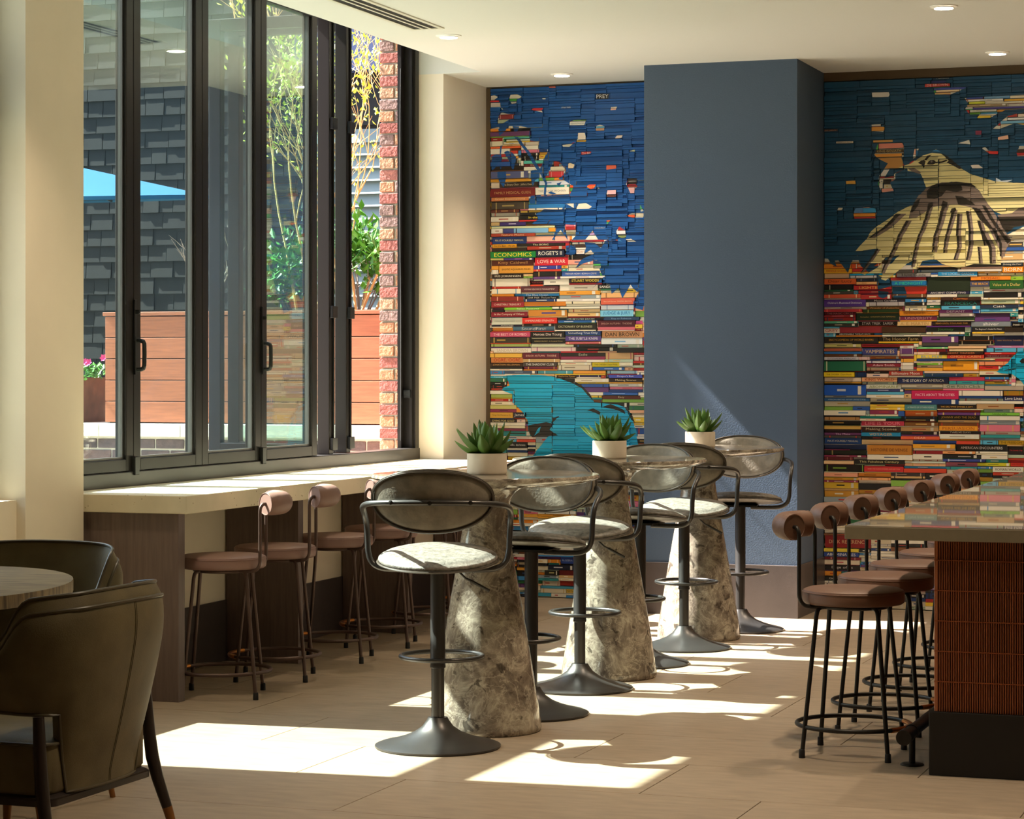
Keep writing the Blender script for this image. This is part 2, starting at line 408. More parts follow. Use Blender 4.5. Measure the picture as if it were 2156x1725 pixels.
# near window beyond the pier: only its light and the edge of its frame are seen
w2 = struct(MB().box(XW - .11, 7.90, .93, XW + .012, 9.09, 1.0).build('window_2', 'gunmetal'))
MB().box(XW - .11, 7.90, HEAD, XW + .02, 9.09, TOPZ).build('head_frame', 'black_frame', w2)
MB().box(XW - .10, 9.03, 1.0, XW + .005, 9.09, HEAD).build('jamb_frame', 'black_frame', w2)
MB().box(XW - .10, 7.90, 1.0, XW + .005, 7.96, HEAD).build('jamb_frame', 'black_frame', w2)
MB().box(XW - .09, 7.96, 2.53, XW, 9.03, 2.74).build('transom', 'black_frame', w2)
MB().box(XW - .04, 7.96, 1.0, XW - .034, 9.03, 2.53).build('pane', 'glass', w2)
MB().box(XW - .04, 7.96, 2.74, XW - .034, 9.03, HEAD).build('pane', 'glass', w2)

# ---------------------------------------------------------------- ceiling fittings
glow_r = .052
def downlight(x, y, label, watts=55):
    t = thing('downlight', label, 'ceiling light', (x, y, CEIL), 0, 'recessed ceiling downlights')
    MB().lathe([(.050, -.012), (.052, -.007), (.070, -.005), (.072, -.0005)], 40).build('trim_ring', 'white_trim', t, True)
    MB().lathe([(.049, -.0135), (.049, -.0125)], 32).build('lens', 'lamp_glow', t)
    l = bpy.data.lights.new('downlight_lamp', 'SPOT'); l.energy = watts; l.color = (1, .80, .58); l.spot_size = math.radians(95); l.spot_blend = .8; l.shadow_soft_size = .05
    lo = bpy.data.objects.new('downlight_lamp', l); COL.objects.link(lo); lo.parent = t; lo.location = (0, 0, -.03)
    return t
downlight(-4.844, 12.494, 'round recessed ceiling downlight beside the end of the slot vent', 30)
downlight(-4.801, 14.362, 'small round ceiling downlight just above the left book wall', 28)
downlight(-2.053, 12.34, 'round ceiling downlight at the very top right, nearest the camera of those in view')
downlight(-2.053, 14.238, 'round ceiling downlight above the right book wall with the bird')
tag(downlight(-4.84, 8.75, 'x', 26), 'round ceiling downlight above the wooden dining table, out of frame')
for n, y in (('third', 10.44), ('fourth', 8.54), ('fifth', 6.64)):
    downlight(-2.053, y, 'ceiling downlight over the bar stools, out of frame, %s from the bird mural' % n)
for n, y in (('first', 14.238), ('second', 12.34), ('third', 10.44), ('fourth', 8.54)):
    downlight(.7, y, 'ceiling downlight over the inside of the bar, out of frame, %s from the back wall' % n)
v = thing('slot_vent', 'long pale linear slot air vent with black slots in the ceiling by the windows', 'air vent', (-4.85, 10.6, CEIL))
vf = MB().box(-.095, -1.6, -.006, -.07, 1.6, -.0003); vf.box(.07, -1.6, -.006, .095, 1.6, -.0003)
vf.box(-.07, 1.57, -.006, .07, 1.6, -.0003); vf.box(-.07, -1.6, -.006, .07, -1.57, -.0003)
vf.build('vent_frame', 'vent_metal', v)
MB().box(-.07, -1.57, -.002, .07, 1.57, -.0004).build('vent_recess', 'vent_dark', v)
for x in (-.028, .016):
    MB().box(x, -1.57, -.006, x + .014, 1.57, -.0021).build('vent_blade', 'vent_metal', v)

# ================================================================ outside
tag(MB().box(-60, -20, -.2, -5.9, 60, -.02).build('courtyard_paving', 'paving'), 'grey courtyard paving outside the windows', 'paving', kind='structure')
# brick jamb outside the open window
bw = tag(MB().box(-5.905, 14.045, 0, -5.78, 14.089, 3.9).build('brick_jamb', 'mortar'), 'rough red and orange brick jamb at the end of the open window', 'brick wall')
BH = .0745
for i in range(8, 50):
    z = .02 + i * BH
    segs = [(-5.912, -5.785)] if i % 2 == 0 else [(-5.912, -5.815), (-5.803, -5.775)]
    for a, b_ in segs:
        c = BH - .011
        j = random.uniform(-.003, .003)
        idx = random.choice([0, 2, 5, 3]) if i % 2 == 0 else random.choice([1, 4, 1, 3])
        MB().box(a, 14.030 + j, z, b_, 14.046, z + c).build('brick', 'brick%d' % idx, bw, bevel=.004)
MB().box(-5.912, 14.089, 0, -5.9, 15.1, 3.9).build('brick_return', 'brick0', bw)
# low brick wall with stone coping
gw = tag(MB().box(-10.0, 14.46, -.02, -5.93, 15.35, 1.045).build('garden_wall', 'mortar'), 'low dark brick garden wall topped with pale stone coping', 'garden wall')
for r in range(8):
    z = 1.04 - (r + 1) * .076
    x = -9.95 + (.11 if r % 2 else 0)
    while x < -6.0:
        x1 = min(x + .21, -5.93)
        MB().box(x, 14.447, z, x1, 14.461, z + .062).build('brick', 'darkbrick%d' % random.randrange(3), gw, bevel=.004)
        x += .222
x = -10.0
while x < -5.96:
    x1 = min(x + .62, -5.93)
    MB().box(x, 14.40, 1.045, x1 - .004, 15.38, 1.132).build('coping_stone', 'stone_coping', gw, bevel=.005); x += .62
pl = tag(MB().box(-8.13, 14.53, 1.134, -6.0, 15.2, 1.86).build('timber_planter', 'ipe_dark'), 'long reddish timber planter of horizontal boards on the stone coping', 'planter')
bh = .14
for i in range(5):
    z = 1.140 + i * (bh + .005)
    MB().box(-8.15, 14.505, z, -5.99, 14.53, z + bh).build('board', 'ipe', pl, bevel=.003)
    MB().box(-8.155, 14.53, z, -8.13, 15.2, z + bh).build('board', 'ipe', pl, bevel=.003)
MB().box(-8.165, 14.495, 1.866, -5.985, 14.60, 1.892).build('cap_board', 'ipe', pl, bevel=.003)
MB().box(-8.11, 14.60, 1.80, -6.0, 15.18, 1.87).build('soil', 'soil', pl)
rp = thing('rusty_planter', 'rust-brown metal planter with pink flowers beside the timber planter', 'planter', (-8.55, 14.72, 1.133))
MB().lathe([(.26, 0), (.30, .31), (.28, .31), (.27, .29)], 4).xf(Matrix.Rotation(math.pi/4, 4, 'Z')).build('box', 'corten', rp)
fm = MB(); rr = random.Random(4)
def leafquad(m, p, d, l, wd, up=Vector((0, 0, 1))):
    d = d.normalized(); s = d.cross(up)
    if s.length < .01: s = Vector((1, 0, 0))
    s = s.normalized() * wd; n = s.cross(d).normalized() * wd * .35
    m.add([p, p + d*l*.5 + s - n, p + d*l, p + d*l*.5 - s - n, p + d*l*.5 + n*.4], [(0, 1, 4), (1, 2, 4), (2, 3, 4), (3, 0, 4)])
for i in range(260):
    p = Vector((rr.uniform(-.2, .24), rr.uniform(-.22, .2), .29 + rr.uniform(0, .10)))
    leafquad(fm, p, Vector((rr.uniform(-1, 1), rr.uniform(-1, 1), rr.uniform(.2, 1))), .05, .014)
tag(fm.build('foliage', 'leaf_green', rp), kind='stuff')
for i in range(11):
    pm = MB(); c = Vector((rr.uniform(-.16, .25), rr.uniform(-.24, .1), .40 + rr.uniform(-.02, .07)))
    for k in range(6):
        a = k * math.pi / 3; leafquad(pm, c, Vector((math.cos(a), -.6 + .3*math.sin(a), math.sin(a))), .032, .014, Vector((0, 1, 0)))
    pm.build('flower', 'petal', rp)

# shrubs in and behind the planter
def branching(m, p, d, r, L, depth, rnd, tips, spread=.5):
    pts = [p]; rad = [r]; n = 5
    for i in range(n):
        d = (d + Vector((rnd.uniform(-1, 1), rnd.uniform(-1, 1), rnd.uniform(-.3, .8))) * .16).normalized()
        pts.append(pts[-1] + d * L / n); rad.append(r * (1 - .5 * (i + 1) / n))
    m.tube(pts, rad, 5)
    if depth == 0: tips.append((pts[-1], d)); return
    for k in range(rnd.choice((2, 3, 3))):
        i = rnd.randrange(2, n + 1)
        dd = (d + Vector((rnd.uniform(-1, 1), rnd.uniform(-1, 1), rnd.uniform(-.25, .7))) * spread * 1.6).normalized()
        branching(m, pts[i], dd, max(.0022, rad[i] * .7), L * rnd.uniform(.5, .75), depth - 1, rnd, tips, spread)
def shrub(name, label, loc, stems, h, leafmat, nleaf, twig, seed, leafl=.05, lw=.012, spread=.5, depth=3, clump=.06, r0=.011):
    rnd = random.Random(seed); t = thing(name, label, 'shrub', loc); bm_ = MB(); tips = []
    for s in range(stems):
        a = rnd.uniform(0, 6.28); q = rnd.uniform(0, .12)
        branching(bm_, Vector((q*math.cos(a), q*math.sin(a), 0)), Vector((math.cos(a)*.35, math.sin(a)*.35, 1)), r0, h * rnd.uniform(.75, 1.1), depth, rnd, tips, spread)
    bm_.build('branches', twig, t, True)
    if nleaf:
        lm = MB()
        for p, d in tips:
            for k in range(nleaf):
                leafquad(lm, p + Vector([rnd.gauss(0, clump) for _ in range(3)]), d * .5 + Vector((rnd.uniform(-1, 1), rnd.uniform(-1, 1), rnd.uniform(-.2, 1))), leafl * rnd.uniform(.6, 1.2), lw)
        tag(lm.build('foliage', leafmat, t), kind='stuff')
    return t
shrub('budding_shrub', 'tall tan-branched shrub with yellow-green buds seen through the open window', (-6.42, 14.85, 1.86), 8, 1.15, 'leaf_yellow', 8, 'twig', 5, spread=.5, leafl=.045)
shrub('budding_shrub', 'tan-branched shrub with yellow-green leaf tufts behind the folded window panels', (-6.78, 14.9, 1.86), 4, 1.25, 'leaf_yellow', 9, 'twig', 31, spread=.28)
shrub('evergreen_shrub', 'low glossy evergreen shrub behind the tan branches in the planter', (-6.50, 15.05, 1.84), 7, .40, 'leaf_green', 16, 'twig_grey', 12, leafl=.10, lw=.022, spread=.8, depth=2, clump=.07, r0=.008)
shrub('evergreen_shrub', 'glossy evergreen shrub further left in the timber planter', (-6.98, 15.08, 1.84), 5, .26, 'leaf_green', 12, 'twig_grey', 14, leafl=.09, lw=.02, spread=.8, depth=2, clump=.06, r0=.008)
shrub('bare_shrub', 'bare grey twiggy shrub in front of the dark shingle wall', (-7.55, 14.9, 1.86), 3, .50, None, 0, 'twig_grey', 22, spread=.5, depth=2, r0=.006)
# flower bed seen low through the third window leaf
# dark shingled building
sb = thing('shingle_building', 'dark shingled building beyond the courtyard', 'building', (0, 0, 0))
MB().box(-26, 19.04, -.02, -8.3, 24, 7.5).build('shingle_backing', 'shingle_gap', sb)
rs = random.Random(8); made = 0
rest = MB()
SH = .145
for r in range(8, 46):
    z = r * SH; x = -11.6 + rs.uniform(0, .1)
    while x < -8.3:
        wd = rs.uniform(.13, .30); x1 = min(x + wd, -8.3)
        y = 19.02 + rs.uniform(-.006, .006)
        vis = 12 <= r <= 27 and x > -11.0 and x < -9.3
        verts = [(x, y, z), (x1 - .008, y, z), (x1 - .008, y + .02, z + SH + .04), (x, y + .02, z + SH + .04), (x, 19.045, z), (x1 - .008, 19.045, z)]
        faces = [(0, 1, 2, 3), (0, 4, 5, 1), (0, 3, 4), (1, 5, 2)]
        if vis and made < 295: MB().add(verts, faces).build('shingle', 'shingle', sb); made += 1
        else: rest.add(verts, faces)
        x = x1
tag(rest.build('shingle_courses', 'shingle', sb), kind='stuff')
# grey sided building behind the shrubs
gb = thing('sided_building', 'grey building with horizontal siding behind the shrubs', 'building', (0, 0, 0))
MB().box(-8.25, 18.05, -.02, -3.0, 22, 3.93).build('wall', 'dark_opening', gb)
for i in range(32):
    z = .10 + i * .105
    MB().add([(-8.28, 17.99, z), (-5.2, 17.99, z), (-5.2, 18.04, z + .115), (-8.28, 18.04, z + .115), (-8.28, 18.06, z), (-5.2, 18.06, z)], [(0, 1, 2, 3), (0, 4, 5, 1)]).build('siding_plank', 'siding', gb)
MB().box(-8.25, 18.02, 3.50, -5.2, 18.06, 3.93).build('dark_band', 'dark_opening', gb)
MB().box(-8.28, 17.85, 3.93, -3.0, 22, 4.30).build('fascia', 'fascia', gb)
# blue cantilever umbrella
ub = thing('blue_umbrella', 'bright blue patio umbrella outside behind the nearest window leaves', 'umbrella', (-10.33, 17.0, 0))
n = 8; cv = MB(); R_ = 1.56
vs_ = []; fs = []
rings = [(.02, .36), (.5, .25), (1.0, .13), (R_, 0)]
TU = Matrix.Translation((0, 0, 2.885)) @ Matrix.Rotation(math.radians(4), 4, 'X')
seg = 32
for (rr_, z) in rings:
    for i in range(seg):
        a = 2 * math.pi * i / seg; q = 1 - .06 * (1 - abs(math.cos(4 * a))) * (rr_ / R_)
        vs_.append((rr_ * q * math.cos(a), rr_ * q * math.sin(a), z))
for k in range(3):
    for i in range(seg):
        j = (i + 1) % seg; fs.append((k*seg+i, k*seg+j, (k+1)*seg+j, (k+1)*seg+i))
nb = len(vs_)
for i in range(seg): x, y, z = vs_[3*seg+i]; vs_.append((x, y, z - .03))
for i in range(seg): j = (i+1) % seg; fs.append((3*seg+i, 3*seg+j, nb+j, nb+i))
cp = cv.add(vs_, fs).xf(TU).build('canopy', 'canvas_blue', ub, True)
MB().add([(x*.985, y*.985, z - .012) for x, y, z in vs_[:4*seg]], [f[::-1] for f in fs[:3*seg]]).xf(TU).build('canopy_underside_shade', 'canvas_shaded', cp, True)  # same canvas seen from below, its shade put in as a darker blue
MB().lathe([(.03, 0), (.03, 3.20)], 16).build('pole', 'grey_metal', ub, True)
MB().lathe([(.30, -.018), (.30, .04), (.05, .06), (.04, .12)], 28).build('base', 'black_metal', ub, True)
for i in range(8):
    a = i * math.pi / 4; MB().tube([(.02*math.cos(a), .02*math.sin(a), .30), (1.5*math.cos(a), 1.5*math.sin(a), -.02)], .010, 6).xf(TU).build('rib', 'grey_metal', ub)

# unseen building added to keep sky reflections out of the folded panes
cb = thing('sky_blocker_building', 'unseen dark brick building added on the camera side to block sky reflections', 'building', (-14, 2.0, 0))
MB().box(-8, -6, -.02, 7.4, 0, 8.5).build('wall', 'darkbrick1', cb)
for i in range(4):
    wn = MB().box(-6.6 + i*3.4, -.02, 1.0, -5.0 + i*3.4, .02, 3.0).build('window', 'black_frame', cb)
    MB().box(-6.5 + i*3.4, .021, 1.1, -5.1 + i*3.4, .026, 2.9).build('pane', 'dark_opening', wn)
# ================================================================ window counter
wc = thing('window_counter', 'long pale pitted concrete window counter on dark wooden slab supports', 'counter', (-5.3, 9.6, 0))
MB().box(-.36, 0, .85, .318, 4.488, .932).build('countertop', 'concrete', wc, bevel=.004)
for i, (y, xf) in enumerate(((.03, .262), (1.505, .172), (2.985, .172), (4.42, .172))):
    MB().box(-.232, y, 0, xf, y + .062, .848).build('support_panel', 'bench_wood', wc, bevel=.002)

# ================================================================ marble tables
def make_table():
    t = thing('pedestal_table', 'x', 'table', group='round marble high tables')
    prof = [(.225, 0), (.233, .012), (.233, .03), (.205, .20), (.172, .40), (.137, .60), (.106, .78), (.094, .86), (.095, .92), (.108, .965), (.132, .995), (.165, 1.012), (.19, 1.018)]
    MB().lathe(prof, 64).build('pedestal', 'marble', t, True)
    MB().lathe([(.19, 1.0185), (.40, 1.024), (.468, 1.046), (.475, 1.052), (.475, 1.060), (.471, 1.065)], 96).build('table_top', 'marble', t, True)
    return t
TAB = [(-3.455, 9.336), (-3.49, 11.17), (-3.515, 12.925)]
tb = make_table()
TLAB = ['round marble pedestal table nearest the camera', 'round marble pedestal table in the middle of the row of three', 'round marble pedestal table farthest back, in front of the navy column']
tables = [tb, copy_tree(tb), copy_tree(tb)]
for t, (x, y), l, rz in zip(tables, TAB, TLAB, (0, 1.3, 2.9)): place(t, (x, y, 0), rz, l)

# ---------------------------------------------------------------- succulents
def agave_leaf(L, W, bend):
    """thick pointed leaf along +x, curling up"""
    vs_, fs = [], []
    n = 8; prof = [(.0, .55), (.12, .80), (.28, 1.0), (.45, .98), (.62, .80), (.78, .55), (.90, .28), (1.0, .02)]
    for s, wd in prof:
        x = L * s * math.cos(bend * s * .5); z = L * s * math.sin(bend * s * .9) * .55
        hw = W * wd; th = W * .42 * (wd ** .7)
        vs_ += [(x, -hw, z + hw*.42), (x, -hw*.5, z - th*.55), (x, 0, z - th), (x, hw*.5, z - th*.55), (x, hw, z + hw*.42), (x, 0, z + th*.10)]
    for k in range(n - 1):
        for i in range(6):
            j = (i + 1) % 6; fs.append((k*6+i, k*6+j, (k+1)*6+j, (k+1)*6+i))
    fs.append((0, 1, 2, 3, 4, 5)); fs.append(tuple((n-1)*6 + i for i in range(5, -1, -1)))
    return MB().add(vs_, fs).mesh('leaf', 'leaf', True)
LM = [agave_leaf(.145, .021, .5), agave_leaf(.125, .023, .7), agave_leaf(.105, .024, .35)]
def make_plant(label, loc, seed, lean=0.0):
    rnd = random.Random(seed)
    t = thing('potted_succulent', label, 'potted plant', loc, rnd.uniform(0, 6), 'potted succulents on the marble tables')
    MB().lathe([(.079, 0), (.082, .004), (.083, .010), (.083, .084), (.082, .087), (.077, .087), (.075, .084), (.074, .072)], 48).build('pot', 'pot_clay', t, True)
    MB().lathe([(.0738, .066), (.0738, .074), (.03, .079)], 32).build('soil', 'soil', t)
    n = 34
    for i in range(n):
        f = i / (n - 1)                       # 0 outer .. 1 inner
        a = i * 2.39996 + rnd.uniform(-.2, .2)
        el = math.radians(16 + 52 * f ** .9 + rnd.uniform(-6, 6))
        o = link('leaf', LM[i % 3 if f < .8 else 0], t)
        r = .034 * (1 - f) + .004
        o.location = (r * math.cos(a), r * math.sin(a), .080 + .012 * f)
        o.rotation_euler = (rnd.uniform(-.2, .2), -el, a); s = rnd.uniform(.86, 1.12) * (1.0 if f < .8 else .86)
        o.scale = (s, s, s)
    return t
make_plant('spiky green succulent in a pale pot on the nearest marble table', (-3.44, 9.31, 1.0655), 3)
make_plant('spiky green succulent in a pale pot on the middle marble table', (-3.485, 11.16, 1.0655), 7)
make_plant('spiky green succulent in a pale pot on the farthest marble table by the navy column', (-3.505, 12.92, 1.0655), 12)

# ================================================================ swivel stools (sitter looks towards +y)
def lens_pad(rx, ry, t_edge, dome_t, dome_b, n=56, rings=7, squeeze=1.0):
    """upholstered oval pad lying flat; z = 0 is the seam"""
    vs_, fs = [], []
    lay = []
    for k in range(rings): q = k / (rings - 1); lay.append((math.sin(q * math.pi / 2) * .93, -dome_b * math.cos(q * math.pi / 2) - t_edge * .5))
    for k in range(1, 6): a = -math.pi/2 + math.pi * k / 6; lay.append((.93 + .07 * math.cos(a), t_edge * .5 * math.sin(a)))
    for k in range(rings - 1, -1, -1): q = k / (rings - 1); lay.append((math.sin(q * math.pi / 2) * .93, dome_t * math.cos(q * math.pi / 2) + t_edge * .5))
    for s, z in lay:
        s = max(s, .002)
        for i in range(n):
            a = 2 * math.pi * i / n
            c, si = math.cos(a), math.sin(a)
            e = squeeze
            vs_.append((rx * s * math.copysign(abs(c) ** e, c), ry * s * math.copysign(abs(si) ** e, si), z))
    m = len(lay)
    for k in range(m - 1):
        for i in range(n):
            j = (i + 1) % n; fs.append((k*n+i, k*n+j, (k+1)*n+j, (k+1)*n+i))
    fs.append(tuple(range(n - 1, -1, -1))); fs.append(tuple((m-1)*n + i for i in range(n)))
    return MB().add(vs_, fs)
def oval(rx, ry, z, n=48, e=1.0):
    r = []
    for i in range(n):
        a = 2 * math.pi * i / n; c, si = math.cos(a), math.sin(a)
        r.append(Vector((rx * math.copysign(abs(c) ** e, c), ry * math.copysign(abs(si) ** e, si), z)))
    return r
def make_swivel():
    t = thing('swivel_stool', 'x', 'stool', group='swivel stools at the marble tables')
    MB().lathe([(.246, 0), (.250, .004), (.250, .010), (.235, .016), (.19, .026), (.14, .041), (.095, .060), (.062, .083), (.044, .108), (.038, .120)], 64).build('base', 'gunmetal', t, True)
    MB().lathe([(.026, .12), (.026, .315)], 28).build('lower_post', 'gunmetal', t, True)
    MB().lathe([(.029, .315), (.031, .317), (.031, .325), (.030, .327), (.030, .715)], 28).build('upper_post', 'gunmetal', t, True)
    ring = [Vector((.165 * math.sin(a), .165 + .165 * -math.cos(a) - .028, .345)) for a in [2 * math.pi * k / 40 for k in range(40)]]
    MB().tube(ring, .0095, 10, closed=True).build('footrest', 'gunmetal', t, True)
    MB().box(-.10, -.10, .712, .10, .10, .722).build('seat_plate', 'black_metal', t)
    TS = Matrix.Translation((0, 0, .752)) @ Matrix.Rotation(math.radians(7.5), 4, 'X')
    seat = lens_pad(.238, .232, .026, .026, .012).xf(TS).build('seat', 'stool_leather', t, True)
    sp = [TS @ p for p in oval(.240, .234, -.011)]
    MB().tube(sp, .0045, 6, closed=True).build('seat_piping', 'stool_piping', seat, True)
    # backrest: oval pad bent round the sitter
    def bend(p, d):
        x, y, z = p      # pad lies in x,y ; z is its thickness (towards the sitter = +)
        R0 = .42; a = x / R0
        r = R0 - z
        q = Vector((r * math.sin(a), R0 - r * math.cos(a), y))
        q.y -= 0
        return q
    TB = Matrix.Translation((0, -.238, .988)) @ Matrix.Rotation(math.radians(10), 4, 'X')
    pad = lens_pad(.245, .122, .030, .014, .010, squeeze=.94)
    pad.v = [tuple(TB @ bend(p, 0)) for p in pad.v]
    back = pad.build('backrest', 'stool_back_leather', t, True)
    for e, z in ((1.004, -.0135), (.975, -.0185), (1.004, .012)):
        pp = [TB @ bend(p, 0) for p in oval(.245 * e, .122 * e, z, 64, .94)]
        MB().tube(pp, .0042, 6, closed=True).build('back_piping', 'stool_piping', back, True)
    R_ = [(0, -.268, .985), (.10, -.258, .984), (.19, -.226, .981), (.255, -.165, .974), (.288, -.085, .958), (.292, -.02, .93), (.288, .012, .89), (.284, .018, .83), (.281, .016, .775), (.268, .012, .735), (.235, .006, .712), (.18, 0, .706), (.06, 0, .706)]
    path = [(-x, y, z) for x, y, z in R_[:0:-1]] + R_
    MB().tube(path, .0118, 12, smooth=4).build('arm_frame', 'gunmetal', t, True)
    for x in (-.155, 0, .155):
        y = -.268 - .0118 + (.0 if x == 0 else .027)
        b = MB().lathe([(.009, 0), (.009, .003), (.0045, .005)], 14)
        b.xf(Matrix.Translation((x, y, .984)) @ Matrix.Rotation(math.pi/2, 4, 'X') @ Matrix.Rotation(x * 2.2, 4, 'Y')).build('bolt', 'black_metal', t, True)
    lv = MB().tube([(.06, .05, .712), (.085, .06, .685), (.105, .07, .664), (.125, .08, .654)], .0042, 8); lv.tube([(.122, .078, .655), (.195, .11, .612)], .0062, 8)
    lv.build('height_lever', 'black_metal', t, True)
    return t
sw = make_swivel()
SW = [((-3.476, 8.845), 15, 'swivel stool nearest the camera with its back to us at the first marble table'),
      ((-3.424, 9.825), 180, 'swivel stool on the far side of the nearest marble table, facing the camera'),
      ((-3.482, 10.682), 8, 'swivel stool with its back to us at the middle marble table'),
      ((-3.491, 11.70), 178, 'swivel stool on the far side of the middle marble table, facing the camera'),
      ((-3.464, 12.437), 10, 'swivel stool with its back to us at the farthest marble table'),
      ((-3.400, 13.412), 190, 'swivel stool against the navy column, facing the camera')]
for i, ((x, y), a, l) in enumerate(SW):
    o = sw if i == 0 else copy_tree(sw)
    place(o, (x, y, 0), math.radians(a), l)

# ================================================================ counter stools (sitter looks towards +x)
def make_stool(leather, metal, group, cat='stool'):
    t = thing('counter_stool', 'x', cat, group=group)
    seat = MB().lathe([(.188, .588), (.196, .594), (.198, .602), (.198, .628), (.196, .634)], 56, cap=True).build('seat', leather, t, True)
    MB().lathe([(.1965, .6342), (.194, .641), (.18, .647), (.12, .652), (.04, .654), (.002, .6545)], 56).build('seat_top', leather, t, True)
    MB().tube([Vector((.1975*math.cos(a), .1975*math.sin(a), .6335)) for a in [2*math.pi*k/56 for k in range(56)]], .0022, 5, closed=True).build('seat_seam', leather, seat)
    MB().tube([Vector((.13*math.cos(a), .13*math.sin(a), .579)) for a in [2*math.pi*k/32 for k in range(32)]], .009, 8, closed=True).build('seat_frame', metal, t, True)
    for sx in (-1, 1):
        for sy in (-1, 1):
            pts = [(.06*sx, .06*sy, .579), (.098*sx, .098*sy, .579), (.113*sx, .113*sy, .572), (.120*sx, .120*sy, .548), (.124*sx, .124*sy, .50), (.146*sx, .146*sy, .25), (.166*sx, .166*sy, .02)]
            lg = MB().tube(pts, .0088, 10, smooth=3).build('leg', metal, t, True)
            MB().lathe([(.012, 0), (.0125, .002), (.0118, .030), (.010, .034)], 12, (.167*sx, .167*sy)).build('foot_cap', 'rubber', lg, True)
    A0, A1 = math.radians(-38), math.radians(38)
    rr_ = .2195
    full = [Vector((rr_*math.cos(a), rr_*math.sin(a), .118)) for a in [2*math.pi*k/48 for k in range(48)]]
    ring = MB().tube(full, .0088, 10, closed=True).build('foot_ring', metal, t, True)
    arc = [Vector((rr_*math.cos(A0+(A1-A0)*k/14), rr_*math.sin(A0+(A1-A0)*k/14), .118)) for k in range(15)]
    MB().tube(arc, .0102, 10).build('copper_sleeve', 'copper', ring, True)
    # back posts rising into the ends of the bolster
    BA, BR_, BC = math.radians(52), .155, -.112
    ex, ey = BC - BR_ * math.cos(BA), BR_ * math.sin(BA)          # end of the bolster axis
    nx_, ny_ = math.sin(BA), math.cos(BA)
    for s in (-1, 1):
        vx, vy = ex + nx_ * .030, (ey + ny_ * .030)
        pts = [(-.08, .10*s, .580), (-.13, .118*s, .580), (vx + .02, (vy - .012)*s, .586), (vx + .003, (vy - .002)*s, .61), (vx, vy*s, .65), (vx, vy*s, .80), (vx, vy*s, .850), (vx - .003, (vy - .002)*s, .872), (vx - .012, (vy - .009)*s, .885), (ex + .004, (ey + .003)*s, .887), (ex - .02, (ey - .012)*s, .887)]
        MB().tube(pts, .0080, 10, smooth=3).build('back_post', metal, t, True)
    n = 18; pts = []
    for k in range(n + 1):
        a = -BA + 2 * BA * k / n
        pts.append(Vector((BC - BR_ * math.cos(a), BR_ * math.sin(a), .887)))
    rad = [.053] * (n + 1); rad[0] = rad[-1] = .0485; rad[1] = rad[-2] = .0522
    bo = MB().tube(pts, rad, 24).build('bolster', leather, t, True)
    for e in (0, -1):
        d = (pts[1] - pts[0]).normalized() if e == 0 else (pts[-1] - pts[-2]).normalized()
        M = Matrix.Translation(pts[e]) @ d.to_track_quat('Z', 'Y').to_matrix().to_4x4()
        MB().tube([M @ Vector((0.0492*math.cos(a), 0.0492*math.sin(a), 0)) for a in [2*math.pi*k/28 for k in range(28)]], .0026, 5, closed=True).build('bolster_seam', leather, bo)
    return t
s1 = make_stool('mauve_leather', 'brown_metal', 'mauve stools along the window counter')
BS = [(-4.96, 9.92, 'first mauve stool at the window counter, beside the wooden end slab'), (-5.00, 10.56, 'second mauve stool along the window counter from the end slab'),
      (-5.03, 11.34, 'third mauve stool along the window counter from the end slab'), (-5.06, 12.03, 'fourth mauve stool along the window counter, partly behind the nearest swivel stool'),
      (-5.06, 12.74, 'fifth mauve stool along the window counter, mostly hidden behind the nearest table'), (-5.06, 13.42, 'last mauve stool at the far end of the window counter')]
for i, (x, y, l) in enumerate(BS):
    o = s1 if i == 0 else copy_tree(s1)
    place(o, (x, y, 0), math.radians(180 + [20, 18, 14, 15, 8, 5][i]), l)
s2 = make_stool('brown_leather', 'black_metal', 'brown stools along the bar')
names = ['first', 'second', 'third', 'fourth', 'fifth', 'sixth', 'seventh']
for i, y in enumerate((9.235, 9.90, 10.56, 11.27, 12.05, 12.83, 13.52)):
    o = s2 if i == 0 else copy_tree(s2)
    place(o, (-1.888, y, 0), 0, 'brown leather bar stool, %s' % ('nearest the camera at the bar corner' if i == 0 else 'farthest back along the bar' if i == 6 else names[i] + ' along the bar from the near corner'))

# ================================================================ bar
br = thing('bar_counter', 'bar counter with glossy stone top and reeded copper-brown front', 'bar counter', (-1.508, 8.85, 0))
MB().box(-.314, -.10, .872, 2.4, 5.95, .919).build('stone_edge', 'bar_edge', br, bevel=.002)
MB().box(-.313, -.099, .919, 2.399, 5.949, .922).build('countertop', 'bar_top', br)
MB().box(-.018, -.010, 0, 2.3, 5.9, .236).build('kick_plinth', 'kick', br, bevel=.003)
MB().box(.012, .012, .236, 2.28, 5.88, .871).build('body', 'reed_gap', br)
P = .0086; n = int(1.25 / P); rm = MB()
for i in range(n):
    x = i * P
    rm.add([(x, .012, .237), (x + P*.12, .003, .237), (x + P*.36, 0, .237), (x + P*.6, .003, .237), (x + P*.70, .012, .237),
            (x, .012, .870), (x + P*.12, .003, .870), (x + P*.36, 0, .870), (x + P*.6, .003, .870), (x + P*.70, .012, .870)],
           [(0,1,6,5), (1,2,7,6), (2,3,8,7), (3,4,9,8), (5,6,7,8,9)])
n2 = int(5.8 / P)
for i in range(n2):
    y = i * P
    rm.add([(.012, y, .237), (.003, y + P*.12, .237), (0, y + P*.36, .237), (.003, y + P*.6, .237), (.012, y + P*.70, .237),
            (.012, y, .870), (.003, y + P*.12, .870), (0, y + P*.36, .870), (.003, y + P*.6, .870), (.012, y + P*.70, .870)],
           [(5,6,1,0), (6,7,2,1), (7,8,3,2), (8,9,4,3), (9,8,7,6,5)])
tag(rm.build('reeded_cladding', 'reed', br), 'fine vertical copper-brown reeds', kind='stuff')
